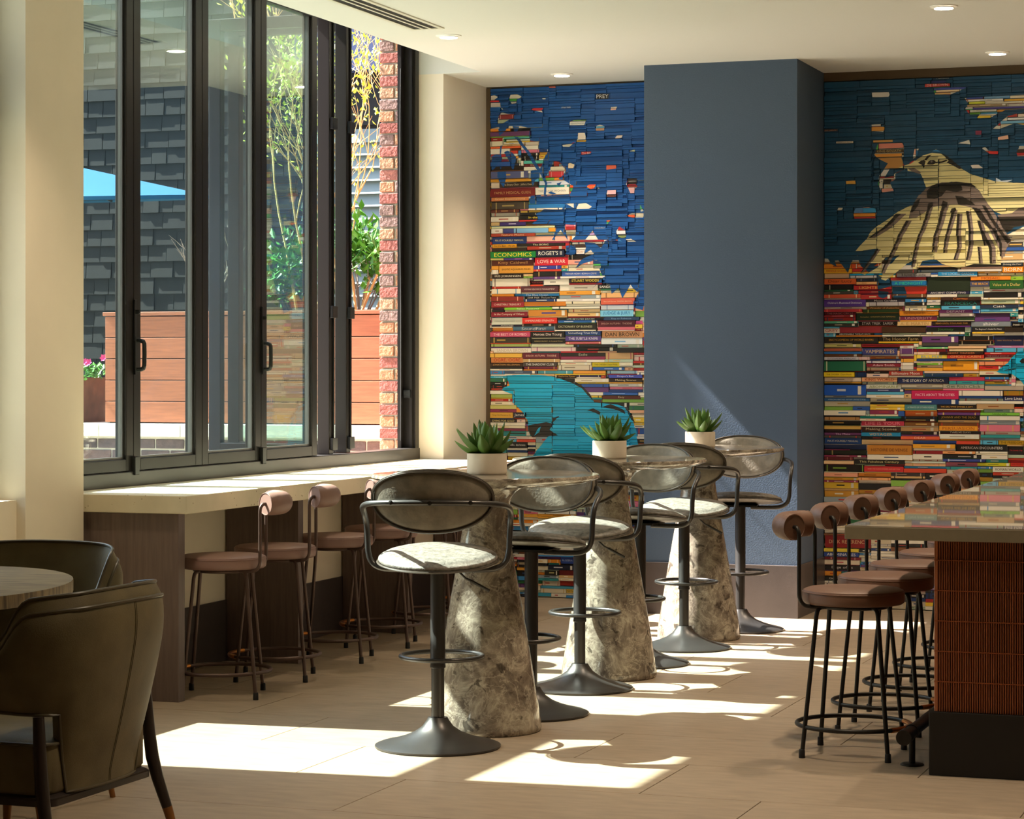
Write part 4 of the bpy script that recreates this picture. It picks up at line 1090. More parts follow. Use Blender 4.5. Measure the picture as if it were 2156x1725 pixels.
RIGHT_SPINES = {
R1: """1200 135 1420 180 1c1816 f0e8e0 S. PATTERSON
1240 106 1380 132 48a0e0 _ _
1185 195 1350 222 3c4890 e0e4f4 _
1125 230 1390 266 c8302c f4d8d0 DE BROWN
1215 268 1560 292 5060c0 b0b8e8 _
1240 297 1490 316 f0d8b0 _ _
1225 322 1390 342 e8c080 _ _
570 318 760 370 f0ece8 _ _
1740 358 2010 379 88b8e0 _ _
2010 350 2300 376 f0e4c8 _ _
1560 370 1735 389 3c58b0 _ _
1575 390 1945 411 ece8e0 4060a0 _
1950 381 2300 408 e8b430 _ _
1580 415 1750 440 d8e040 _ _
1750 413 2140 436 e8e0cc _ _
1565 442 1980 465 a89070 e8d0a0 _
1990 433 2300 461 dcd4c8 _ _
1540 468 1625 494 ece4dc _ _
1626 463 2300 490 4a3a90 c8b8e0 _
1590 497 1870 520 ece8dc b08050 _
1870 491 2300 515 e8a038 _ _
1550 516 1589 546 78b8e8 _ _
1590 528 1700 552 78c040 _ _
1701 523 1880 548 58a8d8 _ _
1670 565 1815 592 e8c838 _ _
1990 545 2090 578 b04030 e89080 _
2090 540 2300 575 ecdcc8 604030 _
1985 582 2300 607 e8ecec _ _
1910 613 2300 640 78b8e0 _ _
2060 642 2300 668 ecc468 _ _
565 676 705 725 e8a848 _ _
570 653 670 673 e8e4d8 _ _
60 705 225 732 5c3a30 d8a898 KING CARPENTRY
205 829 385 852 e8dccc 403830 MEDIATION NIGHT
580 812 790 843 e8b060 a03020 _
640 848 905 905 f09888 f4d8d0 _
600 914 905 950 4a3018 e8d090 KING GOLIATH
590 957 890 995 e8a040 _ _
650 1000 900 1112 c8924c _ _
660 1118 802 1188 ece8e4 _ _
803 1124 930 1162 7a3030 e0b0b0 _
650 1192 805 1212 b03838 _ _
690 1222 770 1275 241c18 e8e4dc _
300 1238 410 1278 e8b048 _ _
670 1318 800 1362 f0a898 _ _
1715 885 1785 928 ece4dc 403030 _
1786 932 1890 966 d83028 _ _
1885 765 2000 815 f4c0a8 _ _
1600 1070 1735 1112 f0e4dc _ _
1860 1205 2040 1262 d0e0f4 _ _
1470 815 1600 862 ece8e0 _ _
1650 715 1720 765 8a3458 _ _""",
R2: """60 770 360 820 e88c24 a03010 _
65 822 365 868 f0b824 c02818 MIDDLE SCHOOL
60 870 335 920 e8c8a8 b08868 _
65 925 410 985 e4682c 7a2c10 Dear Lucy
340 870 820 892 18a0d8 _ _
345 893 640 918 dcd8e0 404050 _
410 922 640 950 28304e b0b8c8 _
410 955 625 985 f0b87c b07840 _
75 990 380 1038 1c1816 d8d0c0 _
385 995 780 1042 c0282c f0c060 LIGHTED L
780 950 1140 995 1c7cc4 40e0a0 A MIDNIGHT
785 1005 1140 1088 e03c2c _ _
430 1045 780 1080 d03040 f0c8b0 _
830 862 1185 905 b8b4b0 302820 Hunt Guide
1260 855 1670 895 2490d0 c0e4f8 THE LOCKED GARDEN
1675 865 2150 890 f0e4c8 302820 _
1145 905 1595 1055 24301e d8c070 _
1200 895 1595 914 18a098 e0f4f0 _
1600 898 2020 942 ec8c28 b04818 MOSAIC
2020 900 2156 940 94c034 507820 _
1595 952 1800 1005 4a4e6e f0b030 THE BEACH
1800 945 2156 1030 245a24 d8c070 Value of a Dollar
1595 1008 1735 1055 dcd8c4 _ _
1145 1055 1590 1085 282448 f0ece8 ANCIENT COMPUTING
765 912 1140 940 c03030 f0b890 _
1500 800 1925 825 f0c8b8 b05048 _
1930 800 2156 860 ec9428 f4f0e0 BORN
1920 760 2156 795 24303c e8e0d0 Driving the Four
60 1090 460 1130 dc5c3c f0d0a0 _
60 1065 455 1092 ccc0a8 a05040 _
460 1088 780 1138 b83030 f0d0a0 _
65 1135 515 1215 54308e f4f0fc Children's Illustrated Dictionary
515 1135 920 1170 30283c f4f0f0 Moon Gardens
545 1170 915 1210 bcb4b8 5a5058 _
520 1215 890 1245 7a4420 e8c070 Wonder of Austerlitz
475 1245 855 1278 2c5c38 a8c070 _
60 1240 475 1270 b02c34 f06858 _
65 1272 405 1300 7a2034 d898a0 THE MAGIC CIRCLE
60 1300 405 1328 8a1c24 e87080 _
410 1285 855 1360 1a3c28 e0c870 Horticulture  GARDENER'S DESK REFERENCE
860 1262 1265 1310 dc8a18 a05808 The Compleat Enchanter
865 1315 1250 1355 94386c f0c8e0 UNIVERSITY
1290 1115 1705 1150 3a1c14 e88440 Cormac
1295 1155 1700 1205 1e1a1c 289088 FRANCESCA
1705 1140 2120 1185 a8c0a8 607868 _
1700 1192 2095 1232 24304a f4f0ec Catch
1270 1245 1620 1280 8a3c80 f0d8f0 DEFIANT
1645 1285 2010 1325 4a2450 e0903c _
1275 1285 1635 1320 b0a0a0 584840 _
1250 1328 1640 1360 3c5c3c 88a888 _
435 1370 835 1412 161414 f0ece8 STAR TREK  SAREK
60 1365 430 1390 58b08c e0f0d8 _
60 1392 430 1420 3c342c d8d0b8 _
840 1370 1195 1415 e8c488 c09050 A. E. MARTIN
1200 1370 1605 1410 2c1a10 d89c48 READ UNTIL YOU LAND THIS
1605 1370 2020 1422 848c98 f4f4f4 shiver
2030 1380 2156 1425 281c18 f4ecdc freedom
380 183 478 242 70a8e8 f0f4fc _
480 188 620 240 38a0e0 b0e0f8 _
380 246 612 278 e89830 _ _
385 280 612 300 c03028 _ _
215 185 275 216 e8e0d0 _ _""",
R3: """90 945 345 1015 e8d8cc b83028 GREY
345 920 985 1015 942c34 d89090 _
985 920 1650 1010 4a2c16 _ _
285 1018 860 1052 1c1818 e8e0dc ABOMINABLE TWELVE DAYS
860 1015 990 1052 2874c8 _ _
105 1070 935 1165 26221c d8a43c ENCYCLOPEDIA OF WORLD RIVERS
935 1070 1590 1140 2a1c14 f0d49c The Honor Farm
935 1145 1540 1172 e8b828 _ _
105 1180 665 1235 ccc878 5c5c30 _
665 1180 1470 1210 b83038 _ _
670 1205 1260 1232 c82c2c _ _
105 1245 675 1290 b85c40 _ _
105 1295 680 1330 2c78c8 b0d4f4 _
690 1245 1220 1345 3e4488 e0c498 VAMPIRATES
105 1375 640 1430 dcd8dc 505890 OUTSTANDING AMERICANS
640 1375 800 1430 e0c0c0 a03040 _
805 1365 1270 1415 d8702c f4c060 _
110 1445 745 1590 1e6a4c c0c8a0 _
750 1480 1270 1525 8c1c34 e8c8d0 Adam Smith
750 1435 1270 1470 e4e0ec 6850a0 _
755 1545 1240 1585 ecdcb8 a88858 _
105 1610 575 1680 f0d028 6a5408 THE CHOSEN  Chaim Potok
1090 1595 1610 1660 a83020 f0e8e0 Billionaire Moon""",
R4: """840 925 1330 1000 1e1c24 f4f0ec The Beginner's Guide For Next
1330 930 1624 1000 2c1c10 c89040 _
145 930 730 1000 242a24 58b050 Journey
150 905 820 930 6a308c e0c0e8 _
1175 1055 1624 1200 1a1e44 b88858 GREAT POLITICAL THINKERS
630 1065 1160 1120 201a1a e0dcd4 _
630 1135 1160 1190 241c1c d8c8a0 _
480 1210 1060 1245 f0c498 b08050 _
1065 1205 1624 1240 f08ab0 f8dce4 _
490 1255 1020 1295 f0d4ac b89468 _
345 1300 1020 1335 30180f e08858 DESERT THUNDER
1030 1305 1500 1340 d0302c f4c8c0 _
0 1345 465 1405 f0d04c 7ab0c8 BILL PEET
465 1345 1025 1400 d8402c f0b070 GHOST CABIN
1030 1345 1430 1390 b03454 f0d0d8 THE WORLD BOOK OF
610 1405 1190 1435 f0c480 c08848 _
400 1440 945 1580 f0a41c a86c10 _
0 1470 395 1500 88c838 c8f090 _
945 1445 1400 1505 f09868 b86038 _
945 1510 1300 1565 dc302c 801410 _
0 1225 480 1255 88d890 489050 _
120 1590 950 1620 f0d0b8 _ _
120 1630 705 1670 406898 c0d0e0 _""",
R5: """75 72 465 118 e8d4c0 b09888 _
470 72 835 118 f0b080 a03820 KING WORLD
840 72 1370 140 1c2c60 f0ece4 THE STORY OF AMERICA
1375 70 1750 108 c03050 f4e0dc _
75 150 515 262 1c58c0 c0c8d8 _
515 150 880 192 d8d8cc 8c9448 ABOMINABLE
520 195 910 222 383c70 c8d0f0 _
985 212 1480 298 c81c58 f8dce8 FACTS ABOUT THE CITIES
1480 212 1940 265 ece0d0 a89888 _
1310 145 1745 192 dce0d0 3c7858 Get Rich Click
1750 162 2156 205 b8a898 6c5c4c _
1945 212 2150 262 dca02c 90c030 _
1940 270 2156 318 202c60 f4f0ec Love Lines
75 285 550 322 24588c b8d4e8 AMERICAN HERITAGE  HISTORY UNITED STATES
915 355 1250 415 4c8488 c8dcd8 A PIRATE OF OTHER MEANS
1255 355 1660 400 221814 e8b04c THE GIRL WHO OWNED A CITY
1660 350 2055 405 e8c090 c06830 _
75 415 515 470 ece4d0 2c80c4 _
915 425 1250 482 e8742c f8c088 _
1255 412 1700 436 c83c28 _ _
1255 470 1690 518 1c1614 d8a840 JOHNNY AND THE DEAD
1695 475 2120 522 ece4d8 2c90d0 _
1700 440 2110 470 7cc044 304818 Umbrella
450 480 880 505 189c98 _ _
75 485 445 518 f0b878 b07838 _
75 525 455 568 241a14 d8a858 _
465 530 910 580 b82c48 e88898 LIFE IS YOUR
1270 580 1675 628 eca028 b86010 PERSUASION
75 572 460 612 d8b058 6c4c24 _
470 588 870 640 4c2c20 f0d8b0 Making Scones
915 540 1265 582 7a4c1c e0b860 _
465 648 875 685 1c88bc f0b040 VOYAGER
75 612 460 648 3a2428 e0c8c0 _
75 650 465 680 70386c e8c8e8 The Maze
875 635 1270 672 282020 c83c40 _
1280 636 1700 660 201c1c e8e0dc TWELVE DAYS
1280 665 1690 715 e4e4d8 b0a898 _
875 685 1280 722 e4603c f8d0b0 DEAR
75 705 465 770 1c4890 f4ecd4 FIX-IT-YOURSELF MANUAL
465 725 1000 775 f0d09c _ _
1000 735 1455 765 3858a8 c0d0f0 _
75 775 520 825 2c3c6c c8d0e0 _
525 778 990 878 c8822c 6c3c14 HISTOIRE DE VENISE
1000 770 1445 815 eca82c a06c14 _
1450 775 1980 845 1c1a1a f4f0ec AMERICAN ENCOUNTERS
1885 730 2156 780 f0c02c 7a5810 THE FREEDOM
1990 790 2156 880 2a2020 d83038 The Lonely City
75 835 520 885 2c3424 b8b070 _
1310 840 1650 870 f0a868 a05c28 _
1310 875 1710 918 262224 d8d4d0 _
75 900 380 935 6c2028 d89888 _
75 940 390 975 f0c898 b06030 _
390 930 915 975 241f1a e8d898 This Fabulous Century
1310 925 1760 955 3848a0 c8d4f0 _
915 930 1340 968 d8e4d8 309088 _
75 982 495 1058 262019 88b040 _
495 998 905 1058 d02c30 f8b8a0 GREEK AND ROMAN WINNERS AND ELECTIONS
905 998 1350 1025 2c98d4 d0ecf8 _
1670 960 2015 1000 d8d02c 8c8c18 _
2015 965 2156 1000 d83828 401010 MIND TRAILING
1830 1005 2156 1060 ece8d8 2c2420 ROMAN WORLD
75 1068 430 1110 f0a888 b86850 _
430 1070 770 1110 eca03c b06c18 _
770 1065 1130 1100 3c3030 b8a898 _
75 1115 435 1145 ecb83c c86c1c _
435 1115 770 1145 f0b078 b86838 _""",
RA: """335 415 575 478 9c1f26 f0c898 DESK REFERENCE
330 480 515 497 e8d040 302810 _
330 500 515 522 28489c f0f0e0 ABOMINABLES
330 525 525 540 8c2434 e8a8a8 _
330 540 520 565 e8d8c0 c03040 _
330 568 520 595 1c1a1a f0ece8 Edge of us
330 598 420 622 e8982c c03018 _
330 625 450 648 2a2a28 f0f0e8 George"""}
def rect(blk, x0, y0, x1, y1):
    a = wallpt(blk, x0, y1); b = wallpt(blk, x1, y0)
    # keep rows level: use the heights at the middle of the spine
    mx = (x0 + x1) / 2; zl = wallpt(blk, mx, y1)[1]; zh = wallpt(blk, mx, y0)[1]
    return a[0], zl, b[0], zh

# ---------------------------------------------------------------- paint: polygons in (X, Z) of the wall
def poly(blk, pts): return [wallpt(blk, *p) for p in pts]
FULL = (0, 0, 1)
BLUE_L, BLUE_R, CYAN = '0f549e', '114c72', '06b2e2'
CREAM, GREY, BLACK = 'e6dba0', '85756e', '241d16'
def stripe(blk, pts, w0, w1=None, shift=0):
    n = len(pts); Lp, Rp = [], []
    for i, (x, y) in enumerate(pts):
        w_ = w0 + ((w1 if w1 is not None else w0) - w0) * i / max(1, n - 1)
        Lp.append((x - w_/2 + shift, y)); Rp.append((x + w_/2 + shift, y))
    return poly(blk, Lp + Rp[::-1])
LP = []     # (colour or None for bare book, polygon) in painting order
main = [(0, 100), (2300, 20), (2300, 2700), (2110, 3220), (1990, 3190), (1990, 3110), (2060, 2980), (2000, 2940), (1950, 2870), (1900, 2950), (1835, 3060), (1785, 2910), (1690, 3000), (1665, 2870), (1600, 2850), (1500, 2850), (1410, 2925), (1500, 2840), (1560, 2780), (1610, 2750), (1550, 2740), (1525, 2650), (1545, 2570), (1480, 2530), (1300, 2580), (1185, 2650), (1290, 2510), (1440, 2445), (1400, 2390), (1310, 2450), (1335, 2360), (1310, 2290), (1450, 2300), (1540, 2370), (1595, 2270), (1650, 2255), (1500, 2250), (1425, 2130), (1325, 2250), (1140, 2255), (1190, 2200), (1200, 2050), (1040, 2040), (1080, 2260), (990, 2120), (870, 2250), (915, 2130), (900, 2050), (810, 2045), (845, 1985), (590, 2035), (680, 1970), (650, 1900), (760, 1830), (1000, 1840), (1060, 1760), (560, 1760), (545, 1690), (640, 1660), (1110, 1630), (1160, 1515), (1040, 1440), (960, 1420), (1030, 1350), (1060, 1290), (960, 1180), (880, 1170), (850, 1290), (760, 1400), (690, 1330), (750, 1160), (820, 1010), (680, 1000), (690, 900), (560, 890), (555, 820), (570, 720), (440, 690), (300, 690), (130, 700), (20, 720), (0, 720)]
LP.append((BLUE_L, poly(L1, main)))
for pts in ([(345, 830), (400, 840), (560, 1050), (650, 1200), (760, 1350), (800, 1480), (790, 1640), (760, 1640), (770, 1480), (720, 1370), (600, 1200), (520, 1060)],   # long stem
            [(215, 1050), (260, 1030), (330, 1060), (370, 1120), (360, 1200), (335, 1290), (315, 1280), (280, 1180), (230, 1100)],
            [(35, 1110), (100, 1080), (165, 1090), (175, 1140), (120, 1220), (60, 1290), (30, 1290)],
            [(160, 960), (185, 960), (170, 1080), (165, 1280), (150, 1280), (155, 1080)],
            [(120, 1320), (235, 1310), (240, 1400), (225, 1480), (210, 1540), (150, 1460), (115, 1380)],
            [(580, 1310), (650, 1290), (695, 1320), (690, 1400), (640, 1440), (610, 1520), (575, 1400)],
            [(815, 1610), (860, 1590), (935, 1625), (880, 1630)], [(930, 1480), (1000, 1460), (960, 1520)],
            [(130, 690), (270, 690), (230, 760), (150, 830)], [(330, 690), (420, 700), (380, 770), (340, 760)],
            [(580, 1650), (720, 1640), (640, 1760), (560, 1760)], [(760, 1640), (800, 1640), (790, 1740), (760, 1740)], [(860, 1640), (960, 1650), (975, 1720), (900, 1690)]):
    LP.append((BLUE_L, poly(L1, pts)))
for pts in ([(1060, 770), (1130, 760), (1195, 800), (1195, 880), (1120, 900), (1055, 880)], [(860, 680), (900, 640), (905, 690)], [(1530, 1070), (1600, 1080), (1600, 1120), (1560, 1160)],
            [(600, 470), (720, 420), (840, 400), (800, 470)]):
    LP.append((BLUE_L, poly(L2, pts)))
holes_L1 = [[(1475, 245), (1655, 245), (1640, 322), (1475, 326)], [(25, 275), (75, 265), (120, 290), (70, 330), (150, 345), (160, 420), (190, 465), (130, 440), (20, 430)], [(275, 310), (295, 260), (380, 250), (450, 285), (390, 320), (370, 375), (310, 385)],
            [(150, 520), (170, 500), (250, 520), (345, 530), (335, 590), (270, 600), (180, 655), (115, 655), (120, 605)], [(575, 465), (610, 445), (750, 440), (720, 475), (740, 505), (640, 480)],
            [(820, 130), (910, 130), (920, 165), (830, 165)], [(1110, 680), (1115, 625), (1180, 600), (1340, 600), (1310, 680)], [(1465, 690), (1520, 670), (1585, 690), (1580, 750), (1470, 755)],
            [(1225, 785), (1320, 785), (1345, 880), (1320, 905), (1190, 905), (1220, 860)], [(1000, 950), (1120, 935), (1180, 910), (1100, 975), (1010, 970)], [(1730, 855), (1760, 820), (1840, 815), (1820, 850), (1750, 865)],
            [(1265, 1045), (1405, 1040), (1400, 1065), (1270, 1085)], [(1920, 1035), (2005, 1010), (2000, 1040)], [(1090, 1215), (1110, 1195), (1180, 1220), (1160, 1270), (1090, 1270)],
            [(1615, 1230), (1750, 1230), (1750, 1275), (1615, 1290)], [(1345, 1525), (1390, 1490), (1475, 1490), (1450, 1545), (1400, 1560)], [(1905, 1410), (2030, 1410), (2025, 1490), (2040, 1520), (2005, 1560), (2000, 1620), (1950, 1620), (1915, 1540), (1890, 1515)],
            [(1630, 1575), (1750, 1570), (1760, 1640), (1740, 1670), (1630, 1665), (1615, 1620)], [(1500, 1520), (1515, 1550), (1490, 1550)], [(730, 308), (775, 306), (775, 322), (735, 322)], [(1680, 430), (1765, 425), (1750, 470), (1680, 475)]]
for h in holes_L1: LP.append((None, poly(L1, h)))
for h in ([(1195, 260), (1230, 190), (1330, 180), (1415, 230), (1370, 260), (1260, 268)], [(1060, 190), (1165, 185), (1165, 250)], [(2080, 200), (2120, 290), (2080, 300)], [(1960, 320), (2120, 320), (2120, 380), (1970, 380), (1880, 355)],
          [(1755, 560), (1800, 505), (1880, 560), (1885, 650), (1830, 665), (1770, 640)], [(1730, 690), (1790, 680), (1840, 715)], [(1890, 680), (1960, 672), (2020, 715), (1900, 715)], [(1615, 420), (1670, 415), (1620, 480)]):
    LP.append((None, poly(L2, h)))
cy = [(1067, 791), (1099, 789), (1140, 790), (1160, 792), (1177, 797), (1198, 804), (1217, 809), (1230, 821), (1243, 830), (1249, 843), (1250, 847), (1275, 850), (1299, 852), (1316, 858), (1325, 869), (1333, 885), (1340, 910), (1345, 945), (1342, 985), (1100, 985), (1126, 955), (1150, 925), (1158, 915), (1120, 921), (1113, 905), (1112, 890), (1104, 870), (1092, 858), (1080, 848), (1080, 830), (1055, 821), (1061, 816), (1074, 812), (1067, 798)]
LP.append((CYAN, poly(FULL, cy)))
for pts in ([(1113, 896), (1150, 889), (1166, 893), (1158, 905), (1174, 917), (1120, 921), (1114, 912)], [(1160, 892), (1164, 880), (1178, 876), (1170, 884)],
            [(1150, 789), (1180, 795), (1206, 807), (1226, 818), (1250, 846), (1243, 830), (1226, 812), (1198, 798)], [(1236, 864), (1250, 860), (1264, 868), (1262, 874), (1250, 868)], [(1268, 857), (1285, 851), (1312, 862), (1318, 872), (1295, 862)],
            [(1318, 860), (1330, 872), (1338, 890), (1330, 884)]):
    LP.append((BLACK, poly(FULL, pts)))
LP.append((CYAN, poly(FULL, [(1124, 918), (1134, 902), (1140, 898), (1136, 910)])))

RP = []
RP.append((BLUE_R, poly(FULL, [(1700, 120), (2400, 100), (2400, 380), (2160, 475), (2110, 500), (2070, 540), (1960, 556), (1880, 560), (1862, 545), (1840, 560), (1830, 575), (1812, 560), (1808, 548), (1795, 548), (1786, 575), (1775, 560), (1765, 548), (1757, 549), (1763, 562), (1750, 556), (1743, 545), (1700, 541)])))
for pts in ([(560, 830), (590, 795), (640, 795), (665, 830), (650, 880), (600, 885)], [(620, 880), (660, 900), (780, 945), (780, 1000), (640, 1040), (625, 960)], [(785, 1010), (910, 1010), (935, 1085), (785, 1085)], [(635, 1050), (745, 1060), (735, 1110), (690, 1130), (645, 1110)], [(800, 1100), (940, 1100), (930, 1130), (800, 1130)], [(470, 640), (530, 640), (600, 680), (540, 720), (450, 720)], [(800, 690), (960, 690), (900, 760), (780, 780)]):
    RP.append((BLUE_R, poly(R2, pts)))
for h in ([(1200, 110), (1380, 105), (1415, 160), (1200, 175)], [(1185, 195), (1350, 195), (1330, 220), (1185, 222)], [(1125, 235), (1385, 228), (1390, 262), (1125, 268)], [(1215, 270), (1560, 265), (1490, 305), (1390, 345), (1225, 340)],
          [(570, 322), (750, 318), (760, 345), (745, 370), (580, 370)], [(1540, 380), (1740, 365), (2160, 340), (2160, 490), (1960, 500), (1850, 560), (1810, 585), (1670, 590), (1700, 545), (1590, 550), (1545, 490), (1580, 440)], [(1985, 570), (2160, 525), (2160, 660), (2060, 640), (1900, 700), (1830, 700), (1910, 630)],
          [(560, 660), (665, 650), (710, 690), (690, 730), (565, 725)], [(60, 705), (220, 705), (220, 725), (60, 730)], [(200, 830), (385, 828), (380, 850), (205, 852)], [(580, 820), (790, 812), (790, 840), (580, 845)],
          [(640, 850), (790, 845), (880, 835), (910, 880), (905, 990), (880, 1000), (910, 1080), (850, 1110), (760, 1110), (700, 1210), (800, 1190), (820, 1160), (930, 1110), (820, 1170), (820, 1220), (760, 1260), (800, 1345), (680, 1360), (640, 1280), (650, 1190), (740, 1060), (640, 1010), (600, 970)],
          [(1470, 850), (1585, 815), (1600, 862), (1540, 855)], [(1650, 720), (1720, 715), (1710, 765), (1650, 765)], [(1880, 790), (1990, 765), (2000, 805), (1890, 820)], [(1715, 900), (1750, 885), (1785, 925), (1890, 935), (1885, 965), (1800, 960)], [(2080, 950), (2110, 870), (2160, 865), (2160, 985), (2090, 985)],
          [(1600, 1080), (1680, 1070), (1735, 1110), (1620, 1110)], [(1860, 1205), (1920, 1240), (2040, 1230), (1960, 1262), (1860, 1262)], [(305, 1245), (400, 1235), (410, 1275), (310, 1275)], [(1020, 910), (1060, 905), (1040, 990), (1000, 1010)], [(990, 1040), (1060, 1020), (1000, 1070), (950, 1075)], [(1200, 935), (1240, 908), (1290, 940)]):
    RP.append((None, poly(R1, h)))
for h in ([(380, 235), (400, 190), (540, 180), (610, 195), (620, 240), (610, 300), (390, 298)], [(215, 215), (230, 185), (275, 188), (260, 215)]): RP.append((None, poly(R2, h)))
RP.append((CREAM, poly(R1, [(850, 1105), (985, 1060), (1050, 1010), (1110, 975), (1200, 950), (1300, 960), (1370, 1000), (1430, 1050), (1500, 1110), (1600, 1170), (1700, 1200), (1850, 1245), (2300, 1275), (2300, 1500), (2040, 1580), (1950, 1600), (1850, 1560), (1770, 1470), (1690, 1340), (1600, 1280), (1400, 1250), (1200, 1300), (1140, 1315), (1110, 1230), (1085, 1170), (1040, 1150), (950, 1140), (940, 1110)])))
RP.append((CREAM, poly(R2, [(970, 165), (860, 220), (760, 290), (640, 370), (560, 440), (510, 520), (440, 590), (390, 650), (420, 690), (480, 630), (640, 610), (560, 740), (460, 870), (500, 885), (640, 800), (720, 700), (860, 680), (780, 760), (690, 860), (670, 930), (720, 945), (770, 900), (830, 860), (950, 760), (1020, 720), (1000, 820), (1050, 825), (1100, 740), (1240, 720), (1300, 770), (1480, 820), (1640, 770), (1920, 780), (1910, 560), (1760, 330), (1640, 170), (1450, 150), (1250, 155)])))
RP.append((GREY, poly(R2, [(960, 300), (985, 180), (1060, 60), (1140, -25), (1300, -80), (1560, -75), (1690, 10), (1770, 130), (1880, 290), (1960, 430), (2020, 520), (1960, 640), (1930, 720), (1890, 600), (1800, 420), (1700, 250), (1600, 180), (1450, 150), (1300, 165), (1200, 180), (1130, 230), (1040, 290)])))
for pts, w0, w1 in (([(880, 250), (740, 390), (570, 500)], 110, 60), ([(960, 320), (880, 460), (800, 640), (720, 790), (690, 870)], 60, 40), ([(1190, 160), (1120, 380), (1060, 520), (1020, 680), (1005, 800)], 55, 35), ([(1340, 150), (1290, 350), (1240, 500), (1225, 650)], 70, 50),
                     ([(1440, 210), (1400, 350), (1350, 520), (1335, 660)], 60, 40), ([(1490, 250), (1475, 450), (1485, 600), (1445, 730)], 55, 45), ([(1580, 220), (1605, 400), (1605, 560), (1575, 730)], 50, 50), ([(1700, 320), (1745, 480), (1760, 580)], 60, 40), ([(1690, 590), (1712, 770)], 40, 40), ([(1740, 440), (1825, 600), (1835, 770)], 80, 60), ([(1860, 400), (1930, 560), (1935, 690)], 80, 50),
                     ([(640, 620), (560, 740), (470, 860)], 50, 30)):
    RP.append((GREY, stripe(R2, pts, w0, w1)))
    RP.append((BLACK, stripe(R2, pts, w0 * .5, w1 * .35, -w0 * .24)))
for blk, pts in ((R1, [(1055, 1055), (1110, 1018), (1135, 1040), (1125, 1075), (1110, 1110), (1095, 1075)]), (R1, [(1115, 1022), (1150, 980), (1200, 968), (1170, 990), (1140, 1025)]),
            (R1, [(1148, 1070), (1165, 1040), (1190, 1024), (1218, 1024), (1240, 1040), (1238, 1058), (1215, 1072), (1180, 1074)]), (R1, [(1236, 1046), (1300, 1036), (1345, 1018), (1360, 1030), (1300, 1052), (1238, 1060)]),
            (R1, [(1290, 955), (1330, 965), (1380, 1000), (1430, 1045), (1515, 1112), (1480, 1116), (1400, 1072), (1350, 1050), (1370, 1030), (1330, 985)]),
            (R1, [(1140, 1345), (1200, 1290), (1300, 1262), (1450, 1250), (1600, 1265), (1665, 1310), (1600, 1300), (1500, 1290), (1520, 1340), (1450, 1360), (1350, 1340), (1300, 1400), (1230, 1430), (1150, 1420)]),
            (R2, [(975, 235), (1010, 130), (1080, 90), (1050, 170), (1000, 235)]), (R2, [(1150, 190), (1160, 140), (1205, 130), (1210, 165), (1170, 205)]), (R2, [(1290, 170), (1310, 110), (1360, 130), (1350, 180)]), (R2, [(1440, 60), (1520, 70), (1620, 130), (1650, 160), (1540, 150), (1470, 150)]),
            (R2, [(1390, 240), (1400, 195), (1440, 185), (1455, 215), (1420, 240)]), (R2, [(1620, 180), (1700, 200), (1760, 300), (1850, 420), (1800, 400), (1700, 310), (1650, 230)]), (R2, [(1720, 160), (1760, 170), (1850, 320), (1960, 470), (2020, 530), (1980, 560), (1900, 440), (1800, 300)]),
            (R2, [(1890, 300), (2300, 285), (2300, 345), (2060, 385), (1985, 450), (1930, 390)])):
    RP.append((BLACK, poly(blk, pts)))
RP.append((GREY, poly(R2, [(1880, 262), (2030, 242), (2100, 190), (2300, 150), (2300, 295), (1900, 302)])))
RP.append((GREY, poly(R1, [(945, 1110), (1010, 1105), (1085, 1150), (1075, 1170), (1000, 1150)])))
RP.append((GREY, poly(R1, [(1185, 1040), (1200, 1030), (1210, 1045), (1195, 1055)])))
RP.append((CYAN, poly(R4, [(1900, 1270), (1624, 1280), (1540, 1300), (1480, 1350), (1430, 1400), (1380, 1470), (1290, 1530), (1210, 1600), (1280, 1625), (1450, 1640), (1560, 1720), (1624, 1800), (1680, 1950), (1900, 2000)])))
RP.append((BLACK, poly(R4, [(1560, 1445), (1600, 1400), (1700, 1390), (1700, 1465), (1590, 1475)]))); RP.append((BLACK, poly(R4, [(1300, 1585), (1420, 1555), (1540, 1545), (1440, 1575)])))

# ---------------------------------------------------------------- building a spine
def clip(poly_, x0, z0, x1, z1):
    def side(pts, f, inter):
        o = []
        for i, p in enumerate(pts):
            q = pts[i - 1]; a, b = f(q), f(p)
            if a != b: o.append(inter(q, p))
            if b: o.append(p)
        return o
    ix = lambda X: (lambda a, b: (X, a[1] + (b[1] - a[1]) * (X - a[0]) / (b[0] - a[0])))
    iz = lambda Z: (lambda a, b: (a[0] + (b[0] - a[0]) * (Z - a[1]) / (b[1] - a[1]), Z))
    for f, g in ((lambda p: p[0] >= x0, ix(x0)), (lambda p: p[0] <= x1, ix(x1)), (lambda p: p[1] >= z0, iz(z0)), (lambda p: p[1] <= z1, iz(z1))):
        if not poly_: return []
        poly_ = side(poly_, f, g)
    r = []
    for p in poly_:
        if not r or math.hypot(p[0] - r[-1][0], p[1] - r[-1][1]) > 1e-6: r.append(p)
    return r if len(r) >= 3 else []
def area(p): return abs(sum(p[i-1][0] * p[i][1] - p[i][0] * p[i-1][1] for i in range(len(p)))) / 2
def inside(p, x, z):
    c = False
    for i in range(len(p)):
        a, b = p[i - 1], p[i]
        if (a[1] > z) != (b[1] > z) and x < (b[0] - a[0]) * (z - a[1]) / (b[1] - a[1]) + a[0]: c = not c
    return c
def bbox(p): xs = [q[0] for q in p]; zs = [q[1] for q in p]; return min(xs), min(zs), max(xs), max(zs)
def jit(c, rnd, k=.06):
    f = 1 + rnd.uniform(-k, k); return tuple(min(1, v * f) for v in c)
